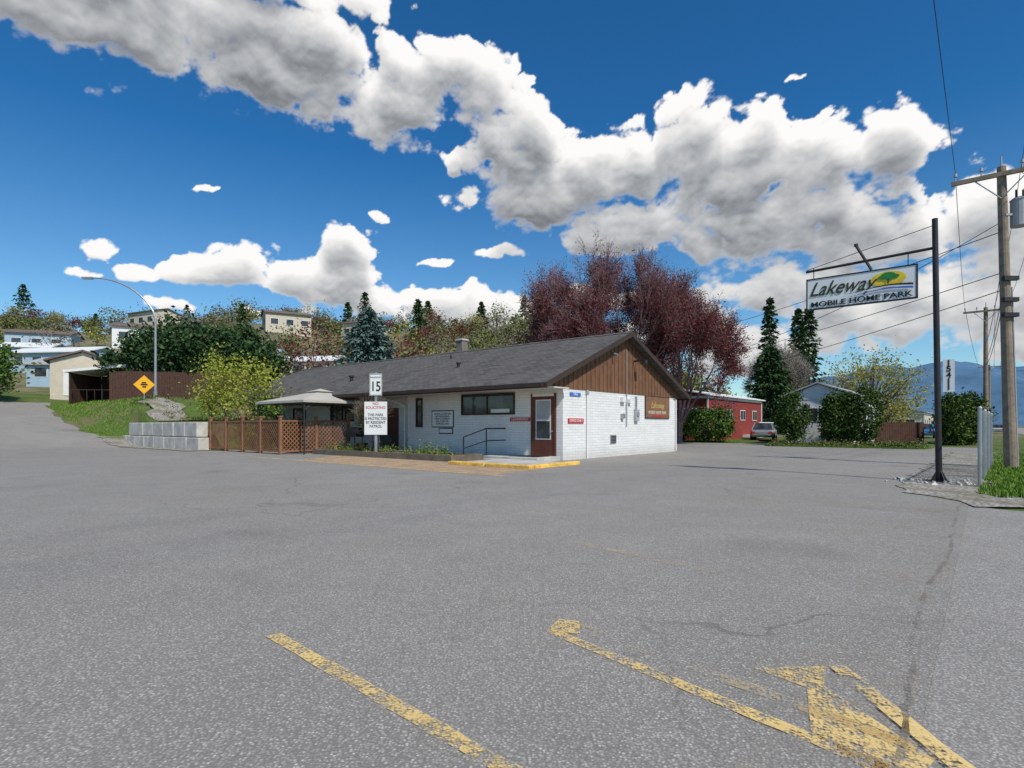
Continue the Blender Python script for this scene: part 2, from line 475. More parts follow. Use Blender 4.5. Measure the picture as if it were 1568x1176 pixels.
def conifer_parts(h, rad, n, size, base=.06, droop=.35, taper=.85, whorls=14):
    f = npr.uniform(0, 1, n)**.85*(1-base)+base
    f = (np.floor(f*whorls)+npr.uniform(0, .75, n))/whorls; f = np.clip(f, base, 1)
    ang = npr.uniform(0, 2*math.pi, n)
    nb = 9; bi = np.floor(ang/(2*math.pi)*nb); ang = (bi+.5+npr.normal(0, .22, n))/nb*2*math.pi + np.floor(f*whorls)*1.3
    lenv = 1+.3*np.sin(bi*2.3+np.floor(f*whorls)*1.7)
    rr = rad*(1-f)**taper*lenv
    t = npr.uniform(0, 1, n)**.6
    x = np.cos(ang)*rr*t; y = np.sin(ang)*rr*t; z = f*h - droop*rr*t*.6 + npr.normal(0, .02*h/whorls*4, n)
    C = np.stack([x, y, z], 1)
    D = np.stack([np.cos(ang), np.sin(ang), -.3*np.ones(n)], 1)
    return leaf_quads(C, size, .42, D)
def conifer(name, loc, h, rad, n, size, lmat, **k):
    V = conifer_parts(h, rad, n, size, **k)
    segs = [((0, 0, -.3), (0, 0, h*.97), rad*.06+.05, .02)]
    for i in range(60):
        f = rng.uniform(.08, .9); a = rng.uniform(0, 6.28); rr = rad*(1-f)**.85*.9
        segs.append(((0, 0, f*h), (math.cos(a)*rr, math.sin(a)*rr, f*h-rr*.2), .03, .01))
    return quads_obj(name, [(seg_quads(segs, 5), 0), (V, 1)], [M_bark, lmat], loc)

# ---------------------------------------------------------------- terrain
def axis_vals(dense0, dense1, step, extra, lo, hi):
    vals = set(np.round(np.arange(dense0, dense1+.01, step), 3).tolist()) | set(extra)
    s, x = step, dense0
    while x > lo: s *= 1.12; x -= s; vals.add(round(x, 2))
    s, x = step, dense1
    while x < hi: s *= 1.12; x += s; vals.add(round(x, 2))
    return sorted(vals)
def terrain(name, us, vs, hf, m, dz=0):
    verts = []; faces = []
    for u in us:
        for v in vs:
            p = S(u, v); verts.append((p.x, p.y, hf(u, v)+dz))
    nv = len(vs)
    for i in range(len(us)-1):
        for j in range(nv-1):
            faces.append((i*nv+j+1, i*nv+j, (i+1)*nv+j, (i+1)*nv+j+1))
    me = bpy.data.meshes.new(name); me.from_pydata(verts, [], faces); me.materials.append(m)
    me.polygons.foreach_set('use_smooth', [True]*len(me.polygons)); me.update()
    return link(bpy.data.objects.new(name, me))
us = axis_vals(20, 75, 1, [29.7, 29.9, 30.1], -5000, 5000)
vs = axis_vals(-5, 60, 1, [12.62, 12.76, 12.9], -5000, 5000)
terrain('ground', us, vs, Huv, M_ground)

def strip_sheet(name, us, vmin, vmax, nv, m, dz):
    verts = []; faces = []
    for u in us:
        a, b = vmin(u), vmax(u)
        for j in range(nv+1):
            v = a + (b-a)*j/nv
            p = S(u, v); verts.append((p.x, p.y, Huv(u, v)+dz))
    for i in range(len(us)-1):
        for j in range(nv):
            k = i*(nv+1)+j
            faces.append((k+1, k, k+nv+1, k+nv+2))
    me = bpy.data.meshes.new(name); me.from_pydata(verts, [], faces); me.materials.append(m)
    me.polygons.foreach_set('use_smooth', [True]*len(me.polygons)); me.update()
    return link(bpy.data.objects.new(name, me))
def wob(x, a=.15): return a*math.sin(x*1.7)+a*.6*math.sin(x*4.1+1)
def vmax_lot(u):
    if u < 29.6: return 41.0
    if u < 40.5: return 12.5
    k = sm(u, 40.5, 43.5)
    return 12.5 + (10.5-12.5)*k + wob(u)*.8 + max(0, u-50)*.15
strip_sheet('asphalt_lot', [.2+.1*i for i in range(2)]+[1+i*1. for i in range(29)]+[29.59], lambda u: -60, lambda u: 41, 40, M_asph, .02)
strip_sheet('asphalt_road', [29.59]+[30+.5*i for i in range(55)], lambda u: -30, vmax_lot, 50, M_asph, .02)
strip_sheet('highway_shoulder', [-4.2, -3, -2, -1, -.3, .2], lambda u: -60, lambda u: 11.2+wob(u*2)*.6+(u<-1)*.5, 10, M_asph2, .016)
strip_sheet('highway', [-16, -12, -8, -4.2], lambda u: -60, lambda u: 900, 60, M_asph2, .018)

def ribbon(name, pts, w, m, z=.026, jit=0, uv=True, step=.12, wander=0):
    vs_, fs_ = [], []
    P = [(S(a, b) if uv else Vector((a, b, 0))) for a, b in pts]
    out = []
    for a, b in zip(P[:-1], P[1:]):
        n = max(1, int((b-a).length/step))
        for i in range(n): out.append(a.lerp(b, i/n))
    out.append(P[-1])
    off = 0
    for i, p in enumerate(out):
        d = (out[min(i+1, len(out)-1)]-out[max(i-1, 0)]).normalized()
        nrm = Vector((-d.y, d.x, 0)); ww = w/2*(1+rng.uniform(-jit, jit)); ww2 = w/2*(1+rng.uniform(-jit, jit))
        off = off*.9+rng.gauss(0, wander)
        hz = H(p.x, p.y)+z
        vs_ += [(p.x+nrm.x*(ww+off), p.y+nrm.y*(ww+off), hz), (p.x-nrm.x*(ww2-off), p.y-nrm.y*(ww2-off), hz)]
    for i in range(len(out)-1): fs_.append((2*i, 2*i+1, 2*i+3, 2*i+2))
    me = bpy.data.meshes.new(name); me.from_pydata(vs_, [], fs_); me.materials.append(m); me.update()
    return link(bpy.data.objects.new(name, me))
def patch(name, pts, m, z, uv=True):
    P = [(S(a, b) if uv else Vector((a, b, 0))) for a, b in pts]
    me = bpy.data.meshes.new(name); me.from_pydata([(p.x, p.y, z) for p in P], [], [tuple(range(len(P)))]); me.materials.append(m); me.update()
    return link(bpy.data.objects.new(name, me))
ribbon('painted_line', [(-1.40, 3.36), (-.39, 2.40), (.3, 1.74)], .085, M_yel, uv=False, jit=.12)
ribbon('painted_line', [(.24, 3.42), (1.04, 2.42), (1.5, 1.84)], .085, M_yel, uv=False, jit=.12)
ribbon('painted_line', [(.36, 3.56), (1.22, 2.56), (1.6, 2.1)], .09, M_yelF, uv=False, jit=.2)
patch('painted_line', [(.2, 3.40), (.30, 3.62), (.42, 3.58), (.40, 3.36)], M_yel, .030, uv=False)
patch('painted_arrow', [(1.22, 2.90), (1.60, 2.92), (1.47, 2.70), (1.55, 2.1), (1.3, 1.9), (1.2, 2.3), (1.38, 2.68)], M_yel, .026, uv=False)
ribbon('painted_arrow', [(1.66, 2.92), (1.62, 2.3), (1.6, 1.8)], .08, M_yel, z=.030, uv=False, jit=.2)
ribbon('painted_line', [(.66, 6.05), (1.7, 4.8)], .11, M_yelF, uv=False, jit=.2)
patch('painted_hatch', [(9.4, 10.7), (9.8, 13.5), (20.5, 13.6), (19.0, 10.9)], M_tan, .024)
ribbon('painted_line', [(9.0, 10.6), (22.5, 10.9)], .14, M_yel, z=.028)
for k in range(7):
    ribbon('painted_line', [(10.6+k*1.5, 11.0), (12.0+k*1.5, 13.3)], .12, M_yelF, z=.032)
ribbon('broken_asphalt_edge', [(.25, -3), (.20, 3), (.30, 5), (.22, 7), (.30, 9), (.2, 12.5)], .03, M_seam, z=.03, jit=.6, wander=.012)
ribbon('sand_drift', [(.45, -3), (.5, 5), (.5, 9), (.6, 13)], .5, M_sandy, z=.025, jit=.06, wander=.02)

ribbon('gravel', [(-.6, 11.6), (.4, 13.0), (.7, 15.5), (.6, 20), (.4, 34)], 1.5, M_gravel, z=.034, jit=.2, step=.3)
ribbon('gravel', [(29.5, 12.0), (35, 11.9), (41.5, 11.5)], 1.5, M_gravel, z=.045, jit=.2, step=.3)
strip_sheet('gravel_slope', [30.3+.5*i for i in range(28)], lambda u: 12.95 if u < 40.5 else 13.6, lambda u: 15.3+wob(u, .3), 14, M_gravel, .05)

def lawn(name, u0, u1, v0, v1, z=.09):
    mb = MB(); pts = []
    n = 8; rad = .8
    for (cu, cv), (su, sv), a0 in (((u0, v0), (1, 1), 180), ((u1, v0), (-1, 1), 270), ((u1, v1), (-1, -1), 0), ((u0, v1), (1, -1), 90)):
        for i in range(n+1):
            a = R(a0+90*i/n); pts.append(S(cu+su*rad+math.cos(a)*rad, cv+sv*rad+math.sin(a)*rad, 0))
    mb.prism([(p.x, p.y, z) for p in pts], (0, 0, -z-.05), 0)
    return mb.build(name, [M_ground])
lawn('lawn', 2.2, 10.5, 36.5, 60)
lawn('lawn', 14.0, 60, 42.5, 70)
lawn('lawn', -4.0, -.15, 24, 60, .03)

def grass_patch(name, n, f, size, m=L_grass):
    C = []
    while len(C) < n:
        u, v = f()
        p = S(u, v); C.append((p.x, p.y, Huv(u, v)+size*.5))
    C = np.array(C); D = np.tile([[0, 0, 1.]], (n, 1))
    return quads_obj(name, [(leaf_quads(C, size, .16, D), 0)], [m])
def f1():
    while True:
        u = rng.uniform(-4, 0.1); v = 11+abs(rng.gauss(0, 9))
        if v > 11.5+(u > -.5)*1.5+wob(u*3, .2) and (math.sin(u*2.1+v*.7)+math.sin(v*1.9-u) > -1.3 or rng.random() < .3): return u, v
grass_patch('grass', 28000, f1, .07)
def f2():
    u = rng.uniform(41, 55); v = 10.9+abs(rng.gauss(0, 1.8)); return u, v
grass_patch('grass', 6000, f2, .09)
grass_patch('grass', 4000, lambda: (rng.uniform(2.4, 10.3), 36.6+abs(rng.gauss(0, 1.2))), .10)
grass_patch('grass', 4000, lambda: (rng.uniform(14.2, 26), 42.7+abs(rng.gauss(0, 2))), .10)

# ---------------------------------------------------------------- main building
A = S(11.54, 16.8)
bld = empty('white_brick_office_building', A, ANG)
BL = 24.6
TE0, TE1, TR = -1.5, 10.35, 4.45
ZE, ZR = 2.70, 5.10
mb = MB()
mb.box(0, 9.6, 0, 8.4, -.1, 2.6)
mb.box(.8, 9.6, 8.4, BL-.4, -.1, 2.598)
mb.build('walls', [M_brick], bld)
mb = MB()
slope0 = (ZR-ZE)/(TR-TE0); slope1 = (ZR-ZE)/(TE1-TR)
def roofz(t): return ZE+(t-TE0)*slope0 if t < TR else ZE+(TE1-t)*slope1
mb.prism([(TE0+.1, -.02, 2.58), (TE1-.1, -.02, 2.58), (TR, -.02, ZR-.12)], (0, .06, 0))
t = TE0+.35
while t < TE1-.2:
    z1 = roofz(t)-.12
    if z1 > 2.66: mb.box(t-.02, t+.02, -.045, -.018, 2.6, z1)
    t += .3
mb.prism([(TE0+.1, BL-.42, 2.58), (TE1-.1, BL-.42, 2.58), (TR, BL-.42, ZR-.12)], (0, .06, 0))
mb.build('gable_siding', [M_brown], bld)
mb = MB()
y0, y1 = -.38, BL
th = .1
mb.prism([(TE0, y0, ZE), (TR, y0, ZR), (TR, y0, ZR-th), (TE0, y0, ZE-th)], (0, y1-y0, 0))
mb.prism([(TR+.001, y0, ZR), (TE1, y0, ZE), (TE1, y0, ZE-th), (TR+.001, y0, ZR-th)], (0, y1-y0, 0))
yy = y0
while yy < y1:
    mb.prism([(TR-.16, yy, ZR-.045), (TR, yy, ZR+.035), (TR+.16, yy, ZR-.045)], (0, .29, 0)); yy += .3
mb.build('roof', [M_shingle], bld)
mb = MB()
for ye in (y0-.03, y1):
    mb.prism([(TE0-.03, ye, ZE+.0), (TR, ye, ZR+.01), (TR, ye, ZR-.19), (TE0-.03, ye, ZE-.2)], (0, .03, 0))
    mb.prism([(TR+.001, ye, ZR+.01), (TE1+.03, ye, ZE), (TE1+.03, ye, ZE-.2), (TR+.001, ye, ZR-.19)], (0, .03, 0))
mb.box(TE0-.032, TE0-.001, y0, y1, ZE-.19, ZE-.02)
mb.box(TE1+.001, TE1+.03, y0, y1, ZE-.19, ZE-.02)
mb.build('fascia', [M_brownD], bld)
mb = MB()
mb.box(TE0+.02, -.01, y0+.1, 8.4, 2.55, 2.59, 0)
mb.box(TE0+.02, .79, 8.402, BL-.5, 2.551, 2.59, 0)
mb.box(TE0-.14, TE0-.035, y0+.1, y1-.1, ZE-.15, ZE-.05, 1)
mb.path([(TE0-.08, 8.9, ZE-.15), (-.3, 8.75, 2.3), (-.06, 8.55, 2.1), (-.06, 8.55, .1)], .035, m=2)
mb.build('soffit_and_gutter', [M_cream, M_brownD, M_white], bld)
def win(name, face, a0, a1, z0, z1, off=0, mull=1, fr=M_brownD):
    mb = MB(); w = .06
    def bx(p0, p1, q0, q1, d0, d1, m):
        if face == 'front': mb.box(off-d1, off-d0, p0, p1, q0, q1, m)
        else: mb.box(p0, p1, off-d1, off-d0, q0, q1, m)
    bx(a0, a1, z0, z1, .0, .012, 1)
    bx(a0-w, a0, z0-w, z1+w, 0, .05, 0); bx(a1, a1+w, z0-w, z1+w, 0, .05, 0)
    bx(a0, a1, z1, z1+w, 0, .05, 0); bx(a0, a1, z0-w, z0, 0, .07, 0)
    for i in range(1, mull+1):
        c = a0+(a1-a0)*i/(mull+1); bx(c-.025, c+.025, z0, z1, .012, .04, 0)
    mb.build(name, [fr, M_glass], bld)
win('window_1', 'front', 2.25, 4.95, 1.74, 2.46)
win('window_2', 'front', 7.45, 7.75, 1.25, 2.4, mull=0)
win('window_3', 'front', 13.6, 15.6, 1.55, 2.35, off=.8)
win('window_4', 'front', 18.2, 19.4, 1.0, 2.2, off=.8, mull=0)
mb = MB()
mb.box(-.02, -.014, 2.45, 3.4, 1.76, 1.9, 0)
mb.build('window_paper', [M_white], bld)
mb = MB()
mb.box(-.05, 0, .28, .36, .16, 2.42, 0); mb.box(-.05, 0, 1.32, 1.40, .16, 2.42, 0); mb.box(-.05, 0, .36, 1.32, 2.32, 2.42, 1)
mb.box(-.03, 0, .36, 1.32, .16, 2.32, 0)
mb.box(-.038, -.031, .50, 1.18, .75, 2.2, 1); mb.box(-.045, -.0385, .54, 1.14, .79, 1.42, 2); mb.box(-.045, -.0385, .54, 1.14, 1.48, 2.16, 3)
mb.cyl((-.09, .44, 1.05), (-.03, .44, 1.05), .03, m=4)
mb.build('entrance_door', [M_door, M_white, M_glass, M_hgrey, M_steel], bld)
mb = MB()
mb.box(.77, .8, 10.0, 10.9, .1, 2.1, 0); mb.cyl((.72, 10.8, 1), (.77, 10.8, 1), .03, m=1)
mb.build('side_door', [M_door, M_steel], bld)
mb = MB()
mb.box(-1.35, -.002, .1, 2.6, -.05, .16, 0); mb.box(-1.75, -1.352, .1, 2.2, -.05, .08, 0)
mb.build('concrete_step', [M_conc], bld, bevel=.015)
mb = MB(); mb.box(-1.1, -.25, .4, 1.6, .162, .175); mb.build('door_mat', [M_black], bld)
mb = MB()
mb.cyl((1.54, -.05, 0), (1.54, -.05, 2.58), .035, m=0)
mb.box(1.48, 1.6, -.1, -.002, 2.42, 2.56, 1)
mb.box(4.1, 4.4, -.14, -.002, 2.22, 2.42, 0); mb.box(4.75, 4.95, -.12, -.002, 2.2, 2.36, 0)
mb.cyl((4.6, -.05, 1.2), (4.6, -.05, 4.4), .02, m=2)
mb.box(4.15, 4.35, -.12, -.002, 1.55, 1.75, 2)
mb.box(5.3, 5.6, -.12, -.002, 1.45, 1.95, 1); mb.cyl((5.45, -.16, 1.75), (5.45, -.12, 1.75), .1, m=2, n=16)
mb.box(5.4, 5.5, -.07, -.002, 1.95, 2.5, 2)
mb.box(3.3, 3.75, -.04, -.002, .55, .88, 2)
for k in range(5): mb.box(3.33, 3.72, -.055, -.041, .58+k*.06, .61+k*.06, 3)
mb.box(5.2, 5.26, -.5, -.05, 3.95, 4.02, 3); mb.box(5.15, 5.35, -.62, -.42, 3.85, 4.0, 3)
mb.cyl((3.4, -.3, 4.05), (3.4, -.06, 4.15), .05, m=2)
mb.cyl((9.5, -.06, .05), (9.5, -.06, 2.5), .03, m=0)
mb.build('wall_fittings', [M_white, M_hgrey, M_steel, M_dsteel], bld)
mb = MB()
mb.cyl((1.4, 6.6, 3.6), (1.4, 6.6, 4.02), .07, m=0, n=12); mb.cyl((1.4, 6.6, 4.02), (1.4, 6.6, 4.08), .11, m=0, n=12)
mb.cyl((.6, 13.5, 3.3), (.6, 13.5, 3.75), .09, m=0, n=12); mb.cyl((.6, 13.5, 3.75), (.6, 13.5, 3.82), .14, m=0, n=12)
mb.cyl((3.2, 8.9, 4.4), (3.2, 8.9, 4.75), .05, m=0)
mb.box(6.4, 6.85, 11.3, 11.75, 3.5, 6.1, 1); mb.box(6.35, 6.9, 11.25, 11.8, 6.1, 6.2, 2)
mb.build('roof_vents_and_chimney', [M_dsteel, M_chim, M_conc], bld)
F = R(-90)
def plate(name, face, a0, a1, z0, z1, m, edge=None, off=.0, th=.03):
    mb = MB()
    if face == 'front':
        mb.box(off-th, off-.003, a0, a1, z0, z1, 0)
        if edge: mb.box(off-th+.006, off-.004, a0-.04, a1+.04, z0-.04, z1+.04, 1)
    else:
        mb.box(a0, a1, off-th, off-.003, z0, z1, 0)
        if edge: mb.box(a0-.04, a1+.04, off-th+.006, off-.004, z0-.04, z1+.04, 1)
    return mb.build(name, [m, edge or m], bld)
plate('laundromat_sign', 'front', 1.45, 2.42, 1.42, 1.56, M_red)
text('laundromat_lettering', 'LAUNDROMAT', .12, (-.034, 1.935, 1.49), F, M_signw, bld)
plate('notice_board', 'front', 5.5, 6.75, 1.22, 1.86, M_signw, M_brownD)
text('notice_lettering', 'NOTICE TO VISITORS\nNO TRESPASSING\nPRIVATE PROPERTY\nVIOLATORS WILL\nBE PROSECUTED', .105, (-.034, 6.12, 1.54), F, M_black, bld)
plate('small_notice', 'front', 5.55, 6.3, .95, 1.12, M_signw, M_dsteel)
plate('office_sign', 'gable', .3, 1.32, 1.34, 1.52, M_red)
text('office_lettering', 'OFFICE ONLY', .14, (.81, -.034, 1.43), 0, M_signw, bld)
plate('blue_sign', 'gable', .42, 1.12, 2.33, 2.46, M_blue)
text('blue_lettering', 'Office', .12, (.77, -.034, 2.395), 0, M_signw, bld)
plate('park_name_board', 'gable', 6.35, 8.75, 1.62, 2.54, mat('varnished_wood', (.23, .115, .06), .4), M_brownD, th=.05)
text('park_name_lettering', 'Lakeway', .38, (7.5, -.054, 2.16), 0, mat('gold_lettering', (.5, .38, .12), .5), bld, shear=.35)
text('park_name_lettering', 'MOBILE HOME PARK', .2, (7.5, -.054, 1.84), 0, M_cream, bld)
mb = MB()
mb.box(7.0, 8.2, -.06, -.052, 1.66, 1.73, 0); mb.build('park_name_stripe', [M_red], bld)

mb = MB(); r = .024
mb.path([(-2.3, 2.66, 0), (-2.3, 2.66, .85), (-1.1, 2.66, 1.15), (-.02, 2.66, 1.15)], r)
mb.path([(-1.1, 2.66, 0), (-1.1, 2.66, 1.15)], r)
mb.path([(-2.3, 2.66, .45), (-1.1, 2.66, .7), (-.02, 2.66, .7)], r*.8)
mb.build('handrail', [M_black], None, A, ANG)

mb = MB()
for (a, b, c, d) in ((12.75, 13.0, 9.9, 11.6), (12.75, 13.0, 11.65, 13.2), (13.05, 15.4, 9.9, 10.12)):
    mb.box(a, b, c, d, 0, .13)
mb.build('yellow_kerb', [M_yellow], None, (0, 0, 0), ANG, bevel=.03)
mb = MB(); mb.box(13.02, 15.4, 10.15, 13.2, .0, .075)
mb.build('pavement', [M_conc], None, (0, 0, 0), ANG, bevel=.01)

pl = empty('planter_bed', (0, 0, 0), ANG)
mb = MB()
P0, P1, Q0, Q1 = 13.7, 15.3, 14.0, 22.6
mb.box(P0, P0+.14, Q0, Q1, 0, .24, 0); mb.box(P1-.14, P1, Q0, Q1, 0, .24, 0)
mb.box(P0+.14, P1-.14, Q0, Q0+.14, 0, .24, 0); mb.box(P0+.14, P1-.14, Q1-.14, Q1, 0, .24, 0)
mb.build('timber_edging', [M_timber], pl, bevel=.01)
mb = MB(); mb.box(P0+.14, P1-.14, Q0+.14, Q1-.14, .0, .19); mb.build('soil', [M_soil], pl)
pts = []
for k in range(40):
    c = np.array([rng.uniform(P0+.25, P1-.25), rng.uniform(Q0+.3, Q1-.3), .2]); s = rng.uniform(.04, .15)
    if rng.random() < .12: s = .24
    pts.append(c+np.abs(npr.normal(size=(70, 3)))*[1, 1, 1.1]*s*npr.choice([-1, 1], (70, 3))*[1, 1, 0]+np.abs(npr.normal(size=(70, 3)))*[0, 0, s])
quads_obj('bed_plants', [(leaf_quads(np.concatenate(pts), .035), 0)], [L_flow], parent=pl)
budding_tree('young_tree', S(19.6, 14.6, .15), .5, .55, 4, 4, 3, .03, 8, .035, L_lime, M_bark, tilt=.5, jit=.1, fit=(.55, 1.9))

mb = MB()
mb.cyl((16.2, 20.6, 0), (16.2, 20.6, .8), .3, .34, n=18); mb.cyl((16.2, 20.6, .8), (16.2, 20.6, .86), .36, .36, n=18)
mb.build('rain_barrel', [M_dsteel], None, (0, 0, 0), ANG)
mb = MB()
mb.cyl((15.9, 22.1, 0), (15.9, 22.1, .42), .2, .28, n=14); mb.cyl((15.9, 22.1, .42), (15.9, 22.1, .46), .3, .3, n=14)
mb.build('plant_pot', [M_brownD], None, (0, 0, 0), ANG)

# ---------------------------------------------------------------- traffic/notice sign post
sp = empty('speed_limit_sign', (-5.36, 22.6, 0), R(-6))
mb = MB()
mb.box(-.05, .05, -.03, .03, 0, 3.36, 0); mb.build('post', [M_steel], sp)
mb = MB(); mb.box(-.25, .25, -.055, -.035, 2.44, 3.3, 0)
for a, b, c, d in ((-.235, .235, 3.27, 3.285), (-.235, .235, 2.455, 2.47), (-.235, -.222, 2.47, 3.27), (.222, .235, 2.47, 3.27)): mb.box(a, b, -.06, -.056, c, d, 1)
mb.build('speed_panel', [M_signw, M_black], sp)
text('speed_lettering', 'MAXIMUM', .10, (0, -.058, 3.15), 0, M_black, sp)
text('speed_number', '15', .54, (0, -.058, 2.78), 0, M_black, sp, bold=.008, sx=.8)
mb = MB(); mb.box(-.46, .46, -.055, -.035, .9, 2.2, 0); mb.build('notice_panel', [M_signw], sp)
text('soliciting_lettering', 'NO\nSOLICITING', .15, (0, -.058, 2.04), 0, M_red, sp, bold=.001)
text('notice_lettering', 'THIS PARK\nIS PROTECTED\nBY RESIDENT\nPATROL', .15, (0, -.058, 1.45), 0, M_black, sp, bold=.001, sx=.9)

# ---------------------------------------------------------------- patio lattice fence + gazebo
def lattice_panel(mb, fixed, a0, a1, z0, z1, along):
    def P(a, z, d): return (fixed+d, a, z) if along == 'y' else (a, fixed+d, z)
    def bx(a, b, c, d, e0, e1):
        if along == 'y': mb.box(fixed+e0, fixed+e1, a, b, c, d)
        else: mb.box(a, b, fixed+e0, fixed+e1, c, d)
    bx(a0, a1, z1-.08, z1, -.03, .03); bx(a0, a1, z0, z0+.08, -.03, .03)
    w, h = a1-a0, (z1-.08)-(z0+.08); zz = z0+.08; sp_ = .19; wd = .021
    for sgn, e in ((1, -.012), (-1, .004)):
        c = -h
        while c < w+h:
            t0, t1 = max(0, -c), min(h, w-c)
            if t1-t0 > .02:
                pa, pb = (c+t0, t0), (c+t1, t1)
                if sgn < 0: pa, pb = (w-pa[0], pa[1]), (w-pb[0], pb[1])
                dx, dz = pb[0]-pa[0], pb[1]-pa[1]; l = math.hypot(dx, dz); nx, nz = -dz/l*wd, dx/l*wd
                q = [(pa[0]+nx, pa[1]+nz), (pa[0]-nx, pa[1]-nz), (pb[0]-nx, pb[1]-nz), (pb[0]+nx, pb[1]+nz)]
                prof = [P(a0+x, zz+z, e) for x, z in q]
                off = (.008, 0, 0) if along == 'y' else (0, .008, 0)
                mb.prism(prof, off)
            c += sp_
mb = MB()
FV, FU0, FU1 = 12.55, 23.2, 30.0
n = 4
for i in range(n+1):
    u = FU0+(FU1-FU0)*i/n
    mb.box(FV-.06, FV+.06, u-.06, u+.06, 0, 1.62); mb.box(FV-.08, FV+.08, u-.08, u+.08, 1.62, 1.68)
    if i < n: lattice_panel(mb, FV, u+.06, FU0+(FU1-FU0)*(i+1)/n-.06, .12, 1.5, 'y')
for i in range(1, 3):
    v = FV+i*1.7
    mb.box(v-.06, v+.06, FU0-.06, FU0+.06, 0, 1.62); mb.box(v-.08, v+.08, FU0-.08, FU0+.08, 1.62, 1.68)
    lattice_panel(mb, FU0, v-1.64, v-.06, .12, 1.5, 'x')
mb.build('lattice_fence', [M_lattice], None, (0, 0, 0), ANG)

gz = empty('patio_gazebo', S(24.4, 15.2), ANG)
mb = MB()
g = 2.0
mb.poly([(-g-.1, -g-.1, 2.36), (g+.1, -g-.1, 2.36), (.35, -.35, 2.82), (-.35, -.35, 2.82)]); mb.poly([(g+.1, -g-.1, 2.36), (g+.1, g+.1, 2.36), (.35, .35, 2.82), (.35, -.35, 2.82)])
mb.poly([(g+.1, g+.1, 2.36), (-g-.1, g+.1, 2.36), (-.35, .35, 2.82), (.35, .35, 2.82)]); mb.poly([(-g-.1, g+.1, 2.36), (-g-.1, -g-.1, 2.36), (-.35, -.35, 2.82), (-.35, .35, 2.82)])
h = .45
for i in range(4):
    c = [(-h, -h), (h, -h), (h, h), (-h, h)]; a, b = c[i], c[(i+1) % 4]
    mb.poly([(a[0], a[1], 2.86), (b[0], b[1], 2.86), (0, 0, 3.02)])
for i in range(4):
    c = [(-g-.1, -g-.1), (g+.1, -g-.1), (g+.1, g+.1), (-g-.1, g+.1)]; a, b = c[i], c[(i+1) % 4]
    mb.poly([(a[0], a[1], 2.36), (b[0], b[1], 2.36), (b[0], b[1], 2.26), (a[0], a[1], 2.26)])
mb.build('canopy', [M_canvas], gz)
mb = MB()
for sx in (-1, 1):
    for sy in (-1, 1):
        mb.cyl((sx*g, sy*g, 0), (sx*g, sy*g, 2.36), .035)
        mb.path([(sx*g, sy*g, 1.9), (sx*(g-.4), sy*g, 2.3)], .015); mb.path([(sx*g, sy*g, 1.9), (sx*g, sy*(g-.4), 2.3)], .015)
for s_ in (-1, 1): mb.path([(s_*g, -g, 2.3), (s_*g, g, 2.3)], .02); mb.path([(-g, s_*g, 2.3), (g, s_*g, 2.3)], .02)
mb.build('frame', [M_dsteel], gz)
mb = MB()
mb.box(-.35, .35, -.25, .25, .75, .95); mb.prism([(-.35, -.25, .953), (-.35, .25, .953), (-.35, .2, 1.15), (-.35, -.12, 1.2)], (.7, 0, 0))
for x in (-.3, .3):
    for y in (-.2, .2): mb.cyl((x, y, 0), (x, y, .75), .02)
mb.box(-.6, -.352, -.2, .2, .88, .91); mb.box(.352, .6, -.2, .2, .88, .91); mb.box(-.32, .32, -.22, .22, .15, .18)
mb.build('barbecue', [M_black], None, S(22.2, 15.6), ANG+R(-90))

# ---------------------------------------------------------------- retaining wall of concrete blocks
mb = MB()
for row in range(2):
    x = 30.15 + (.35 if row else 0)
    end = 41.3 if row == 0 else 40.4
    while x < end:
        L = min(1.5, end-x)
        o = rng.uniform(-.015, .015)
        mb.box(12.02+row*.06+o, 12.62+row*.02, x, x+L-.035, -.1+row*.78, .67+row*.78-.02)
        x += 1.5
mb.build('retaining_wall', [M_conc], None, (0, 0, 0), ANG, bevel=.04)

def board_fence(name, p, q, h, m, bw=.18):
    p = Vector(p); q = Vector(q); L = (q-p).length; d = (q-p)/L; ang = math.atan2(d.y, d.x)
    mb = MB(); x = 0
    while x < L:
        w = p+d*x; z = H(w.x, w.y)
        mb.box(x, x+bw-.012, -.01, .012, z+.03, z+h+rng.uniform(-.01, .01)); x += bw
    x = 0
    while x <= L:
        w = p+d*x; z = H(w.x, w.y); mb.box(x-.05, x+.05, .03, .13, z-.2, z+h+.08); x += 2.0
    return mb.build(name, [m], None, (p.x, p.y, 0), ang)
board_fence('board_fence', (-29.9, 42.6, 0), (-21, 45.2, 0), 2.15, M_fenceD)
board_fence('board_fence', (25.2, 39.6, 0), (29.0, 40.4, 0), 1.5, M_fenceD)
board_fence('board_fence', (-46, 44.0, 0), (-41.2, 46.0, 0), .9, M_hblue)

x, y = -24.4, 38.0; z = H(x, y)
sg = empty('diamond_warning_sign', (x, y, z), R(20))
mb = MB(); mb.cyl((0, .03, -.2), (0, .03, 1.75), .035); mb.build('post', [M_steel], sg)
mb = MB(); s_ = .62; cz = 1.15
mb.prism([(-s_, -.01, cz), (0, -.01, cz-s_), (s_, -.01, cz), (0, -.01, cz+s_)], (0, .02, 0)); mb.build('panel', [M_amber], sg)
mb = MB(); mb.box(-.2, .2, -.02, -.012, cz-.05, cz+.05); mb.box(-.14, .12, -.02, -.012, cz+.08, cz+.17); mb.box(-.1, .12, -.02, -.012, cz-.2, cz-.1)
mb.build('symbol', [M_black], sg)

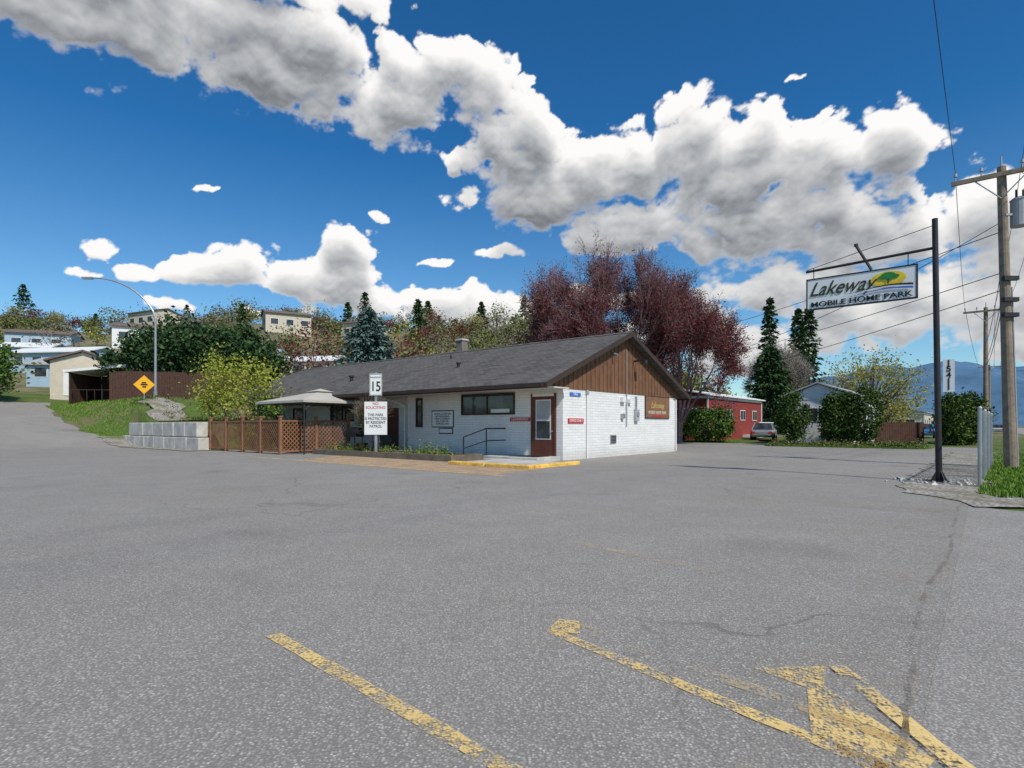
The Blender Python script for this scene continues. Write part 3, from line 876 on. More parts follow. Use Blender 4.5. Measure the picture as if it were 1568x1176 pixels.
x, y = -25.2, 40.5; z = H(x, y)
mb = MB()
mb.cyl((0, 0, -.3), (0, 0, .5), .14, .13, n=14)
mb.cyl((0, 0, .5), (0, 0, 5.6), .10, .07, n=12)
pts = []
for i in range(13):
    a = i/12; pts.append((-4.5*(a**1.35), 0, 5.6+2.9*math.sin(a*math.pi/2)**.85 if i else 5.6))
for i, (a, b) in enumerate(zip(pts[:-1], pts[1:])): mb.cyl(a, b, .07-.0025*i, .07-.0025*(i+1), n=10)
mb.box(-5.15, -4.45, -.12, .12, 8.42, 8.56)
mb.build('street_lamp', [M_steel], None, (x, y, z))

# ---------------------------------------------------------------- park sign on its pole
pb = Vector((9.28, 12.45, 0))
sg = empty('mobile_home_park_sign', pb, ANG)
mb = MB()
mb.cyl((0, 0, 0), (-.06, .07, 5.75), .062, .055, n=16)
mb.cyl((0, 0, .02), (0, 0, .06), .19, n=16)
for a in range(4):
    c, s_ = math.cos(a*math.pi/2+.6), math.sin(a*math.pi/2+.6)
    mb.prism([(c*.06, s_*.06, .06), (c*.18, s_*.18, .06), (c*.06, s_*.06, .28)], (-s_*.012, c*.012, 0))
mb.path([(-.05, .05, 5.12), (-.05, 2.62, 5.02)], .032)
mb.path([(-.05, .06, 5.62), (-.05, 2.6, 5.06)], .008)
mb.path([(-.05, 1.55, 5.45), (-.05, 1.25, 4.85)], .03)
mb.cyl((-.05, 1.55, 5.45), (-.05, 1.56, 5.5), .045)
for yy in (.55, 2.45): mb.path([(-.05, yy, 5.08), (-.05, yy, 4.8)], .01)
mb.build('pole_and_arm', [M_dsteel], sg)
mb = MB()
mb.box(-.08, -.02, .40, 2.58, 4.10, 4.80, 0)
mb.box(-.09, -.01, .37, .40, 4.07, 4.83, 1); mb.box(-.09, -.01, 2.58, 2.61, 4.07, 4.83, 1); mb.box(-.09, -.01, .40, 2.58, 4.80, 4.83, 1); mb.box(-.09, -.01, .40, 2.58, 4.07, 4.10, 1)
def disc(cy, cz, ry, rz, x, m, n=28, a0=0, a1=360):
    pts = [(x, cy+math.cos(R(a0+(a1-a0)*i/n))*ry, cz+math.sin(R(a0+(a1-a0)*i/n))*rz) for i in range(n)]
    mb.prism(pts, (.004, 0, 0), m)
disc(.92, 4.58, .34, .17, -.090, 2)
for k, (cy, cz, ry, rz) in enumerate(((.92, 4.66, .14, .07), (.80, 4.62, .09, .045), (1.03, 4.62, .09, .045), (.9, 4.59, .09, .04))):
    disc(cy, cz, ry, rz, -.098-.003*k, 3)
mb.box(-.112, -.108, .905, .93, 4.46, 4.58, 4)
for k, (m, z0) in enumerate(((7, 4.345), (4, 4.375), (6, 4.30))):
    prof = []
    for i in range(21):
        yv = .45+1.3*i/20; prof.append((-.113-.003*k, yv, z0+.045*math.sin(i/20*math.pi*1.3)))
    for i in reversed(range(21)):
        yv = .45+1.3*i/20; prof.append((-.113-.003*k, yv, z0+.045*math.sin(i/20*math.pi*1.3)+.04*(1-i/20)+.004))
    mb.prism(prof, (.002, 0, 0), m)
mb.build('sign_panel', [M_signw, M_dsteel, M_syel, M_green, M_brownD, M_red, M_blue, M_signw], sg)
text('sign_name', 'Lakeway', .46, (-.092, 1.88, 4.54), F, mat('olive_lettering', (.045, .05, .02), .6), sg, shear=.5, sx=.84, bold=.003)
text('sign_subtitle', 'MOBILE HOME PARK', .17, (-.092, 1.49, 4.185), F, M_black, sg, bold=.003, sx=1.3)
mb = MB(); mb.box(-.03, -.01, -.27, -.07, 1.98, 2.68, 0); mb.build('number_panel', [M_signw], sg)
for i, ch in enumerate('15411'): text('number_digit', ch, .17, (-.034, -.17, 2.60-.13*i), F, M_black, sg, bold=.004)

pts = MB()
for k in range(60):
    a = rng.uniform(0, 6.28); r_ = rng.uniform(.12, 1.1); s_ = rng.uniform(.02, .06)
    c = pb+Vector((math.cos(a)*r_, math.sin(a)*r_*.8, .03))
    M = Matrix.Translation(c) @ Euler((rng.random()*3, rng.random()*3, rng.random()*3)).to_matrix().to_4x4()
    pts.box(-s_, s_, -s_*.7, s_*.7, -s_*.5, s_*.5, 0, M)
pts.build('stones', [M_conc], bevel=.015)

# ---------------------------------------------------------------- chain link fence
mb = MB()
for k in range(4):
    y = k*2.6; mb.cyl((0, y, 0), (0, y, 1.6), .035, n=10, m=0); mb.cyl((0, y, 1.6), (0, y, 1.64), .045, .02, n=10, m=0)
mb.path([(0, 0, 1.55), (0, 7.8, 1.55)], .022, m=0)
mb.poly([(.03, 0, .06), (.03, 7.8, .06), (.03, 7.8, 1.55), (.03, 0, 1.55)], 1)
mb.build('chain_link_fence', [M_steel, M_link], None, (9.35, 11.45, 0), ANG-R(90)-R(1.6))

# ---------------------------------------------------------------- utility poles & wires
def utility_pole(loc, h, lean, tr=True):
    mb = MB(); top = (lean, 0, h)
    mb.cyl((0, 0, -.3), top, .16, .11, n=14, m=0)
    az = h-.25
    d = Vector((-SA, CA, 0)); 
    c = Vector((lean, 0, az)); nx = Vector((CA, SA, 0))*.13
    M = Matrix.Translation(c-nx) @ Matrix.Rotation(ANG+R(90), 4, 'Z')
    mb.box(-1.15, 1.15, -.05, .05, -.06, .06, 0, M)
    for s_ in (-1, 1): mb.path([tuple(c-nx+d*.65*s_), tuple(c-nx+Vector((0, 0, -.7)))], .018, m=1)
    for s_ in (-1.05, -.45, .45, 1.05):
        q = c-nx+d*s_
        mb.cyl(q+Vector((0, 0, .06)), q+Vector((0, 0, .24)), .02, n=8, m=1); mb.cyl(q+Vector((0, 0, .2)), q+Vector((0, 0, .3)), .05, .035, n=10, m=2)
    mb.cyl(c+Vector((0, 0, .2)), c+Vector((0, 0, .55)), .03, .02, n=8, m=1)
    if tr:
        tc_ = Vector((lean*.9+.42, -.1, h-1.75))
        mb.cyl(tc_, tc_+Vector((0, 0, .75)), .22, n=18, m=2); mb.cyl(tc_+Vector((0, 0, .75)), tc_+Vector((0, 0, .82)), .24, .16, n=18, m=2)
        for a in (-.1, .1): mb.cyl(tc_+Vector((a, 0, .82)), tc_+Vector((a, 0, 1.05)), .03, n=8, m=3)
        mb.box(tc_.x-.42, tc_.x-.2, tc_.y-.03, tc_.y+.03, tc_.z+.3, tc_.z+.36, 1)
        mb.path([(tc_.x+.1, tc_.y, tc_.z+1.05), (tc_.x+.3, tc_.y, tc_.z+1.4), (lean+.5, 0, h-.1)], .008, m=3)
        mb.path([(.12, -.1, .0), (lean*.6+.11, -.1, h*.6)], .02, m=2)
        for zz in (h*.62, h*.55, h*.5): mb.box(lean*.6-.2, lean*.6+.22, -.22, -.1, zz, zz+.12, 3)
    return mb.build('utility_pole', [M_pole, M_steel, M_hgrey, M_dsteel], None, loc)
utility_pole((14.46, 16.6, 0), 8.75, -.28)
utility_pole((30.6, 37.0, 0), 8.9, .0, False)
utility_pole((60, 72, 0), 8.9, .0, False)
mb = MB()
def wire(a, b, sag, r=.011, n=18):
    a = Vector(a); b = Vector(b); pts = []
    for i in range(n+1):
        t_ = i/n; p = a.lerp(b, t_); p.z -= sag*4*t_*(1-t_); pts.append(p)
    mb.path(pts, r, n=4)
dU = Vector((-SA, CA, 0)); nX = Vector((CA, SA, 0))
p1 = Vector((14.18, 16.6, 8.8))-nX*.13; p2 = Vector((30.6, 37, 8.95))-nX*.13; p3 = Vector((60, 72, 8.95))
for s_ in (-1.05, -.45, 1.05):
    wire(p1+dU*s_, p2+dU*s_, .5); wire(p2+dU*s_, p3+dU*s_, .6, .015)
    wire(p1+dU*s_, p1+dU*s_-nX*60+Vector((0, 0, 0.4)), .4, .009)
for z0, z1, x1, y1 in ((6.9, 10.3, 14, 62), (5.7, 8.0, 16, 62), (5.2, 6.4, 18, 62)):
    wire((14.25, 16.6, z0), (x1, y1, z1), .6, .014)
for z0 in (6.6, 5.6, 5.2): wire((14.3, 16.6, z0), (30.6, 37, z0), .5, .015)
wire((14.25, 16.6, 7.2), (8.5, 23.7, 4.1), .35, .010)
mb.build('overhead_wires', [M_black])

# ---------------------------------------------------------------- homes
def mobile_home(name, u0, u1, v0, v1, z, h, body, roofm, gable=.5, trim=M_white):
    e = empty(name, S(u0, v0, z), ANG); W, D = v1-v0, u1-u0
    mb = MB(); mb.box(0, W, 0, D, -.6, h, 0)
    mb.prism([(0.001, 0, h), (0.001, D, h), (0.001, D/2, h+gable)], (W-.002, 0, 0), 0)
    mb.build('walls', [body], e)
    mb = MB(); o = .3
    mb.prism([(-o, -o, h-.05), (-o, D/2, h+gable+.05), (-o, D/2, h+gable+.14), (-o, -o, h+.05)], (W+2*o, 0, 0))
    mb.prism([(-o, D+o, h-.05), (-o, D/2+.001, h+gable+.05), (-o, D/2+.001, h+gable+.14), (-o, D+o, h+.05)], (W+2*o, 0, 0))
    mb.build('roof', [roofm], e)
    mb = MB()
    x = 1.0
    while x < W-1.6:
        mb.box(x-.06, x+1.26, -.03, -.002, 1.24, 2.16, 0); mb.box(x, x+1.2, -.04, -.031, 1.3, 2.1, 1); mb.box(x+.58, x+.62, -.048, -.0405, 1.3, 2.1, 0); x += 3.4
    mb.box(-.03, -.002, D*.25-.06, D*.75+.06, 1.24, 2.16, 0); mb.box(-.04, -.031, D*.25, D*.75, 1.3, 2.1, 1); mb.box(-.048, -.0405, D*.5-.02, D*.5+.02, 1.3, 2.1, 0)
    mb.box(-.05, -.001, -.05, .08, 0, h, 0); mb.box(W-.08, W+.05, -.05, -.001, 0, h, 0)
    mb.box(-.03, W, -.03, -.001, h-.25, h-.06, 0); mb.box(-.03, -.001, 0, D, h-.25, h-.06, 0)
    mb.build('windows_and_trim', [trim, M_glass], e)
    return e
mobile_home('red_mobile_home', 16.9, 20.6, 44.8, 58.8, .5, 3.2, M_hred, M_white, .35)
mobile_home('white_mobile_home', 6.6, 10.4, 42.0, 54, .3, 2.95, M_white, M_hgrey, .75)
mobile_home('grey_mobile_home', 6, 10, 90, 105, 0, 3, M_hbeige, M_hgrey, .6)
mb = MB()
for k in range(22): mb.box(53+k*.2, 53.05+k*.2, 15.4, 15.45, .5, 1.5)
mb.box(53, 57.3, 15.38, 15.47, 1.5, 1.58); mb.box(53, 57.3, 15.38, 15.47, .45, .52); mb.box(53, 57.3, 15.4, 16.85, .2, .44)
mb.build('porch_railing', [M_white], None, (0, 0, 0), ANG)
HOMES = []
def far_home(name, x, y, w, d, h, body, roof, rz):
    z = H(x, y)-.3
    HOMES.append((x, y))
    e = empty(name, (x, y, z), rz)
    mb = MB(); mb.box(-w/2, w/2, -d/2, d/2, -1.5, h); mb.prism([(-w/2+.01, -d/2, h), (-w/2+.01, d/2, h), (-w/2+.01, 0, h+.8)], (w-.02, 0, 0)); mb.build('walls', [body], e)
    mb = MB()
    mb.prism([(-w/2-.3, -d/2-.4, h-.1), (-w/2-.3, 0, h+.85), (-w/2-.3, 0, h+1.0), (-w/2-.3, -d/2-.4, h+.05)], (w+.6, 0, 0))
    mb.prism([(-w/2-.3, d/2+.4, h-.1), (-w/2-.3, .01, h+.85), (-w/2-.3, .01, h+1.0), (-w/2-.3, d/2+.4, h+.05)], (w+.6, 0, 0)); mb.build('roof', [roof], e)
    mb = MB(); x_ = -w/2+1
    while x_ < w/2-1.8:
        mb.box(x_, x_+1.4, -d/2-.05, -d/2-.02, 1.1, 2.2, 0); mb.box(x_-.08, x_+1.48, -d/2-.019, -d/2-.002, 1.02, 2.28, 1); x_ += 3
    mb.box(-w/2-.05, -w/2-.02, -d*.3, -d*.02, 1.2, 2.2, 0); mb.box(-w/2-.019, -w/2-.003, -d*.3-.08, -d*.02+.08, 1.12, 2.28, 1)
    mb.box(-w/2-.05, -w/2-.02, d*.12, d*.3, .2, 2.2, 1)
    mb.build('windows', [M_glass, M_white], e)
    return e
far_home('beige_mobile_home', -38.2, 51.5, 7, 4.4, 3.1, M_hbeige, M_hbroof, R(122))
far_home('hillside_home', -78, 88, 15, 5, 2.8, M_hblue, M_white, R(12))
far_home('hillside_home', -64, 82, 13, 5, 2.8, M_hblue, M_white, R(-8))
far_home('hillside_home', -55, 74, 11, 5, 2.6, M_hblue, M_hgrey, R(4))
far_home('hillside_home', -46, 70, 9, 5, 2.6, M_hblue, M_white, R(-6))
far_home('hillside_home', -40, 84, 12, 5, 2.8, M_white, M_hgrey, R(5))
far_home('hillside_home', -29, 82, 10, 5, 2.8, M_hbeige, M_white, R(-10))
far_home('hillside_home', -66, 104, 10, 6, 3.2, M_white, M_hbroof, R(25))
far_home('hillside_home', -88, 108, 10, 6, 3.2, M_hblue, M_hbroof, R(20))
far_home('hillside_home', -80, 128, 9, 6, 3.4, M_hbeige, M_hbroof, R(-25))
far_home('hillside_home', -48, 122, 9, 6, 3.4, M_hbeige, M_hbroof, R(30))
far_home('hillside_home', -33, 128, 8, 6, 3.4, M_hbeige, M_hbroof, R(-25))
mb = MB()
mb.prism([(-.2, 0, 2.25), (4.3, 0, 2.75), (4.3, 0, 2.95), (-.2, 0, 2.45)], (0, 4.5, 0), 0)
for x_ in (.2, 4.0):
    for y_ in (.2, 4.3): mb.box(x_-.06, x_+.06, y_-.06, y_+.06, -.3, 2.35, 1)
mb.box(4.08, 4.12, .3, 4.2, -.2, 2.4, 2); mb.box(.3, 4.0, 4.38, 4.42, -.2, 2.3, 2); mb.box(.2, .24, .3, 4.3, -.2, 2.25, 2)
for k in range(7): mb.box(.3+k*.55, .34+k*.55, .15, .2, 0, .9, 1)
mb.box(.3, 3.9, .14, .2, .9, .95, 1)
mb.build('carport', [M_white, M_brownD, M_fenceD], None, (-34.6, 44.4, H(-32.5, 45.5)-.05), R(8))

# ---------------------------------------------------------------- cars
def car(name, loc, rz, paint):
    e = empty(name, loc, rz)
    mb = MB()
    st = [(-2.2, .45, .72, .74), (-2.1, .32, .86, .84), (-1.5, .28, .92, .89), (0, .26, .93, .9), (1.3, .28, .9, .89), (1.95, .32, .80, .84), (2.2, .45, .66, .72)]
    rings = []
    for x, zb, zt, hw in st:
        rings.append([(x, -hw*.92, zb), (x, -hw, zb+.15), (x, -hw, zt-.15), (x, -hw*.88, zt), (x, hw*.88, zt), (x, hw, zt-.15), (x, hw, zb+.15), (x, hw*.92, zb)])
    for a, b in zip(rings[:-1], rings[1:]):
        for i in range(8):
            j = (i+1) % 8; mb.poly([a[i], a[j], b[j], b[i]], 0)
    mb.poly(rings[0], 0); mb.poly(rings[-1][::-1], 0)
    zb, zt = .90, 1.43
    b = [(-1.75, -.78, zb), (.98, -.78, zb), (.98, .78, zb), (-1.75, .78, zb)]; t_ = [(-1.2, -.6, zt), (.2, -.6, zt), (.2, .6, zt), (-1.2, .6, zt)]
    for i in range(4): j = (i+1) % 4; mb.poly([b[i], b[j], t_[j], t_[i]], 1)
    mb.poly([(p[0], p[1], p[2]+.01) for p in t_], 0)
    for i in range(4): mb.cyl(b[i], t_[i], .04, n=6, m=0)
    for s_ in (-1, 1):
        mb.cyl((-.35, s_*.78, zb), (-.4, s_*.6, zt), .035, n=6, m=0)
        for x in (-1.35, 1.35):
            mb.cyl((x, s_*.7, .33), (x, s_*.92, .33), .33, n=20, m=2); mb.cyl((x, s_*.921, .33), (x, s_*.93, .33), .2, n=14, m=3)
        mb.box(-2.22, -2.12, s_*.66-.14, s_*.66+.14, .6, .76, 4); mb.box(2.12, 2.2, s_*.55-.16, s_*.55+.16, .52, .64, 3)
    mb.box(-2.215, -2.19, -.26, .26, .5, .62, 3)
    mb.build('body', [paint, M_glass, M_tyre, M_steel, M_carlamp], e, bevel=.02)
    return e
car('parked_car', (20.9, 47.5, .04), R(62), M_carR)
car('parked_car', (41.5, 57.5, .02), R(50), M_carB)
car('parked_car', (78, 92, .02), R(50), M_hgrey)

# ---------------------------------------------------------------- trees
budding_tree('red_maple_tree', (5.6, 38, 0), 1.9, 3.0, 9, 6, 3, .24, 11, .055, L_red, M_barkR, tilt=.95, up=.035, fit=(5.1, 12.5), topfade=.95)
budding_tree('red_maple_tree', (11.8, 40.5, 0), 1.7, 2.9, 9, 6, 3, .22, 15, .055, L_red, M_barkR, tilt=.95, up=.02, fit=(4.9, 12.2), topfade=.9)
conifer('blue_spruce_tree', (-12, 48, H(-12, 48)-1), 11.2-H(-12, 48)+1, 3.7, 13000, .2, L_spruce, taper=.62, whorls=16)
for x, y, h_, r_ in ((-29.8, 47.3, 5.7, 3.5), (-26.6, 47.5, 7.1, 3.8), (-22.9, 47.8, 6.0, 3.5)):
    clump_tree('mugo_pine_tree', (x, y, H(x, y)), r_, .4, h_, 170, 60, .17, L_pine, cl=.40, shell=.5)
clump_tree('yellow_green_shrub', (-15.6, 31.2, 1.4), 1.5, .1, 4.0, 70, 40, .07, L_lime, cl=.3, shell=.3, r=.06)
clump_tree('yellow_green_shrub', (-13.3, 29.6, 0), 1.55, .4, 5.0, 80, 40, .07, L_lime, cl=.3, shell=.3, r=.06)
clump_tree('yellow_green_shrub', (-17.4, 33.2, 1.5), 1.1, .1, 2.4, 40, 36, .07, L_lime, cl=.22, shell=.3, r=.05)
clump_tree('bank_shrub', (-11.9, 28.2, 0), .9, .1, 2.6, 30, 50, .07, L_shrub, cl=.2, shell=.3, r=.04)
for x, y, r_, h_ in ((17.8, 36.2, .85, 3.3), (20.0, 35.6, .75, 3.2), (21.5, 35.0, 1.0, 3.55), (20.8, 35.5, .75, 3.2)):
    clump_tree('cedar_shrub', (x, y, .08), r_, 0, h_, 110, 50, .075, L_cedar, cl=.17, shell=.72, r=.08)
clump_tree('rounded_hedge', (14.6, 42.4, .05), 1.75, 0, 2.65, 150, 50, .09, L_shrub, cl=.2, shell=.7)
clump_tree('rounded_hedge', (13.4, 46, .05), .9, 0, 1.2, 50, 50, .08, L_shrub, cl=.15, shell=.7)
for x, y, r_, h_ in ((27.9, 36.2, 1.0, 3.3), (29.4, 37.0, 1.0, 3.3), (30.6, 38.6, 1.0, 3.1)):
    clump_tree('cedar_hedge', (x, y, 0), r_, 0, h_, 90, 50, .09, L_cedar, cl=.2, shell=.65)
clump_tree('roadside_shrub', (33.0, 41.5, 0), 1.3, 0, 3.0, 80, 40, .09, L_olive, cl=.25, shell=.5)
clump_tree('yellow_tree', (37.7, 60, 0), 4.9, 1.2, 9.2, 150, 42, .12, L_yel, cl=.6, shell=.3, r=.25)
clump_tree('yellow_tree', (46, 70, 0), 3.2, 1.0, 5.6, 60, 38, .13, L_yel, cl=.5, shell=.35, r=.2)
budding_tree('bare_tree', (32.5, 68, 0), 1.5, 2.5, 7, 5, 4, .25, 3, .07, L_brown, M_barkG, tilt=.8, up=.03, fit=(3.9, 10.5))
conifer('pine_tree', (28.8, 64, 0), 10.2, 3.6, 6500, .26, L_pine, taper=.6)
for x, y, h_, r_ in ((49.5, 110, 26, 2.5), (54.0, 108, 23.5, 2.4), (58, 112, 24.5, 2.8)):
    conifer('tall_pine_tree', (x, y, 0), h_, r_, 1900, .42, L_pine, whorls=22, taper=.4, base=.25)
clump_tree('roadside_tree', (-39.0, 42.5, H(-39, 42.5)), 1.6, .3, 5.2, 90, 50, .13, L_shrub, cl=.3, shell=.4)
conifer('thin_cypress_tree', (-2.6, 46, 0), 7.4, .55, 2500, .12, L_cedar, taper=.4)
conifer('thin_cypress_tree', (-3.5, 47, 0), 7.0, .5, 2500, .12, L_cedar, taper=.4)
pts = []
for k in range(70):
    u, v = (rng.uniform(2.6, 10), 36.7+rng.uniform(0, 1.0)); p = S(u, v, .12); s_ = rng.uniform(.08, .25)
    pts.append(np.array(p)+npr.normal(size=(50, 3))*[s_, s_, s_*.6]+[0, 0, s_*.5])
for k in range(60):
    u, v = (rng.uniform(30.5, 46), rng.uniform(13.2, 17)); p = S(u, v, Huv(u, v)); s_ = rng.uniform(.06, .22)
    pts.append(np.array(p)+npr.normal(size=(50, 3))*[s_, s_, s_*.6]+[0, 0, s_*.5])
quads_obj('low_plants', [(leaf_quads(np.concatenate(pts), .05), 0)], [L_olive])

parts = []
def blob(x, y, r_, h_, K, n, size, mi, lift=0):
    cs, p = crown_pts(r_, lift, h_, K, n, r_*.22, .4); z = H(x, y)
    parts.append((leaf_quads(p+np.array([x, y, z]), size), mi))
    segs = [((x, y, z-.5), (x, y, z+h_*.6), .12, .06)]
    for c in cs[::4]: segs.append(((x, y, z+h_*.2), (x+c[0], y+c[1], z+c[2]), .06, .02))
    parts.append((seg_quads(segs, 3), 5))
N = 0
while N < 330:
    y = rng.uniform(58, 165); a = rng.uniform(-.98, .06)
    x = a*y
    if any(abs(x-hx*y/hy) < 7.5 and -18 < y-hy < 4 for hx, hy in HOMES): continue
    N += 1; k = rng.random(); sc = rng.uniform(.5, 1.25)
    if k < .03:
        h_ = rng.uniform(4, 8); V = conifer_parts(h_, h_*.28, 380, .38, whorls=10, taper=.65); V += np.array([x, y, H(x, y)]); parts.append((V, 0))
    elif k < .08: blob(x, y, 2.5*sc, 5.0*sc, 26, 14, .2, 3, 1)
    elif k < .42: blob(x, y, 2.6*sc, 5.0*sc, 28, 14, .22, 1, .5)
    elif k < .50: blob(x, y, 2.4*sc, 5.0*sc, 22, 12, .2, 4, 1)
    else: blob(x, y, 2.6*sc, 4.2*sc, 26, 14, .19, 2, .2)
for x, y, h_ in ((-43, 150, 9), (-39, 152, 12), (-22, 150, 9), (-128, 150, 12), (-8, 150, 8), (-19, 116, 8)):
    V = conifer_parts(h_, h_*.28, 800, .4, whorls=11, taper=.6); V += np.array([x, y, H(x, y)]); parts.append((V, 0))
for x, y, s_ in ((-21, 60, 1.15), (-11, 66, .9), (-36, 66, .9)):
    blob(x, y, 3.2*s_, 7.2*s_, 60, 26, .14, 3, 1)
quads_obj('hillside_trees', parts, [L_pine, L_olive, L_brown, L_red, L_yel, M_bark])
parts = []
N = 0
while N < 170:
    y = rng.uniform(85, 260); a = rng.uniform(.15, 1.05); x = a*y; u_, v_ = UV(x, y)
    if -20 < u_ < 2 : continue
    N += 1; k = rng.random(); s_ = rng.uniform(.6, 1.1)*(.6 if a > .62 else 1)
    if k < .10: h_ = rng.uniform(6, 10)*(.6 if a > .62 else 1); V = conifer_parts(h_, h_*.2, 300, .5, whorls=10, taper=.7); V += np.array([x, y, 0]); parts.append((V, 0))
    elif k < .45: blob(x, y, 3.4*s_, 6*s_, 26, 14, .35, 1, .3)
    elif k < .6: blob(x, y, 3.0*s_, 6*s_, 26, 14, .35, 4, .3)
    else: blob(x, y, 3.4*s_, 5.5*s_, 26, 14, .32, 2, .3)
quads_obj('distant_tree_line', parts, [L_pine, L_olive, L_brown, L_red, L_yel, M_bark])

def mountains():
    verts, faces = [], []; n = 200; rows = 14
    for j in range(rows):
        for i in range(n):
            deg = -70+140*i/(n-1); a = R(deg); d = 2600+j*160
            prof = 120+195*sm(deg, 20, 33)+22*math.sin(a*13+.6)+12*math.sin(a*31)+7*math.sin(a*67+j)
            hgt = prof*math.sin(min(1, j/8)*math.pi/2)*(1+.05*math.sin(i*.9+j*1.3))
            verts.append((math.sin(a)*d, math.cos(a)*d, hgt-8))
    for j in range(rows-1):
        for i in range(n-1): k = j*n+i; faces.append((k, k+1, k+n+1, k+n))
    me = bpy.data.meshes.new('distant_mountains'); me.from_pydata(verts, [], faces)
    me.materials.append(mat('hazy_blue_forest', (.085, .165, .26), .95, nscale=.004, namt=.3, spec=0))  # distance haze is mixed into the forest's base colour
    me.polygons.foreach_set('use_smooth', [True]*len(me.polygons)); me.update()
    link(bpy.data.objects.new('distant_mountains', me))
mountains()

# ---------------------------------------------------------------- clouds: distant emissive cumulus shell, sunlit tops and shaded bases painted into its colour
CL = np.array([(-36, 31.5, 13, 4.4), (-22, 31.0, 11, 4.4), (-46, 33, 10, 6), (-12, 28.6, 5.8, 3.0), (-7.5, 31.5, 7, 2.8), (-2.8, 30, 4.4, 3.4), (-28, 36, 15, 2.6),
      (1.0, 26.0, 5.8, 3.4), (4.5, 22.5, 8.8, 4.2), (11, 24.0, 5.8, 3.4), (17.5, 25.0, 5.2, 4.0), (21, 22.6, 7.8, 4.4), (28, 22.6, 6, 3.2), (32.5, 22.4, 4.8, 3.0),
      (12, 18.8, 8.5, 2.6), (24, 18.0, 11, 3.8), (33, 15.5, 8.5, 2.9), (26, 12.2, 8, 2.4), (34, 9.5, 11, 3.4), (22, 7, 7, 2.4), (40, 16.0, 4.5, 3.4), (43, 9, 7, 5.2), (48, 18, 6, 3),
      (-15.8, 15.6, 3.6, 3.2), (-19, 13.4, 6.0, 2.6), (-14, 12.0, 6.4, 2.0), (-25.8, 14.0, 4.0, 2.3), (-28.5, 13.0, 2.4, 1.1),
      (-6.5, 11.8, 6.4, 2.1), (-1.5, 11.0, 4.8, 2.6), (-4, 9.6, 8, 1.5), (-36.0, 14.2, 1.7, 1.3), (-32.8, 12.4, 2.2, .8), (-37.0, 12.2, 1.0, .4),
      (-1.6, 16.7, 2.6, .8), (-7.5, 16.2, 1.6, .5), (-12.3, 19.9, 1.4, .5), (-28, 20.6, 1.0, .35), (-5.2, 24.4, 1.1, 1.1), (-31, 10.2, 1.6, .6), (-25, 9.8, 1.6, .5), (-43.5, 12.8, 1.0, .4), (9.5, 12.6, 5, 1.0), (26, 28.5, 1.0, .25), (14, 9, 7, 1.6),
      (78, 24, 14, 6), (105, 28, 16, 6), (165, 25, 18, 8), (-78, 25, 14, 6), (-110, 30, 14, 6), (-150, 22, 20, 7)])
rs = np.random.RandomState(5)
PERM = rs.permutation(256); PERM = np.concatenate([PERM, PERM]); GA = rs.uniform(0, 2*np.pi, 256)
GX, GY = np.cos(GA), np.sin(GA)
def perlin(x, y):
    xi = np.floor(x).astype(int); yi = np.floor(y).astype(int); fx = x-xi; fy = y-yi
    u = fx**3*(fx*(fx*6-15)+10); v = fy**3*(fy*(fy*6-15)+10)
    def g(i, j, dx, dy):
        h_ = PERM[(PERM[(xi+i) & 255]+((yi+j) & 255)) & 511] & 255
        return GX[h_]*dx+GY[h_]*dy
    a = g(0, 0, fx, fy); b = g(1, 0, fx-1, fy); c = g(0, 1, fx, fy-1); d = g(1, 1, fx-1, fy-1)
    return (a+(b-a)*u)+((c+(d-c)*u)-(a+(b-a)*u))*v
def fbm(x, y, o, bil=False, rough=.5):
    s_, amp, tot = 0, 1, 0
    for i in range(o):
        n_ = perlin(x*2**i+17.3*i, y*2**i+9.1*i)
        s_ = s_+amp*(np.abs(n_) if bil else n_); tot += amp; amp *= rough
    return s_/tot*(2.0 if bil else 1.0)
def sm_arr(x, a, b):
    t_ = np.clip((x-a)/(b-a), 0, 1); return t_*t_*(3-2*t_)
def density(az, el):
    wx = az+3.0*fbm(az*.14, el*.16+40, 3)+.8*fbm(az*.7+11, el*.7, 3); wy = el+2.0*fbm(az*.14+70, el*.16, 3)+.6*fbm(az*.7+31, el*.7+9, 3)
    base = np.full(az.shape, -2.0)
    for a, e, ra, re in CL:
        base = np.maximum(base, 1-np.sqrt(((wx-a)/ra)**2+((wy-e)/re)**2))
    base = np.minimum(base, .6)
    B = fbm(az*.19+3, el*.26+5, 7, True, .52)
    Fn = fbm(az*.5+50, el*.65+20, 6, False, .6)
    D = base*1.15+1.15*(B-.35)+.45*Fn
    Ds = base*1.15+1.0*(fbm(az*.19+3, el*.26+5, 3, True, .5)-.35)
    return D, Ds, Fn
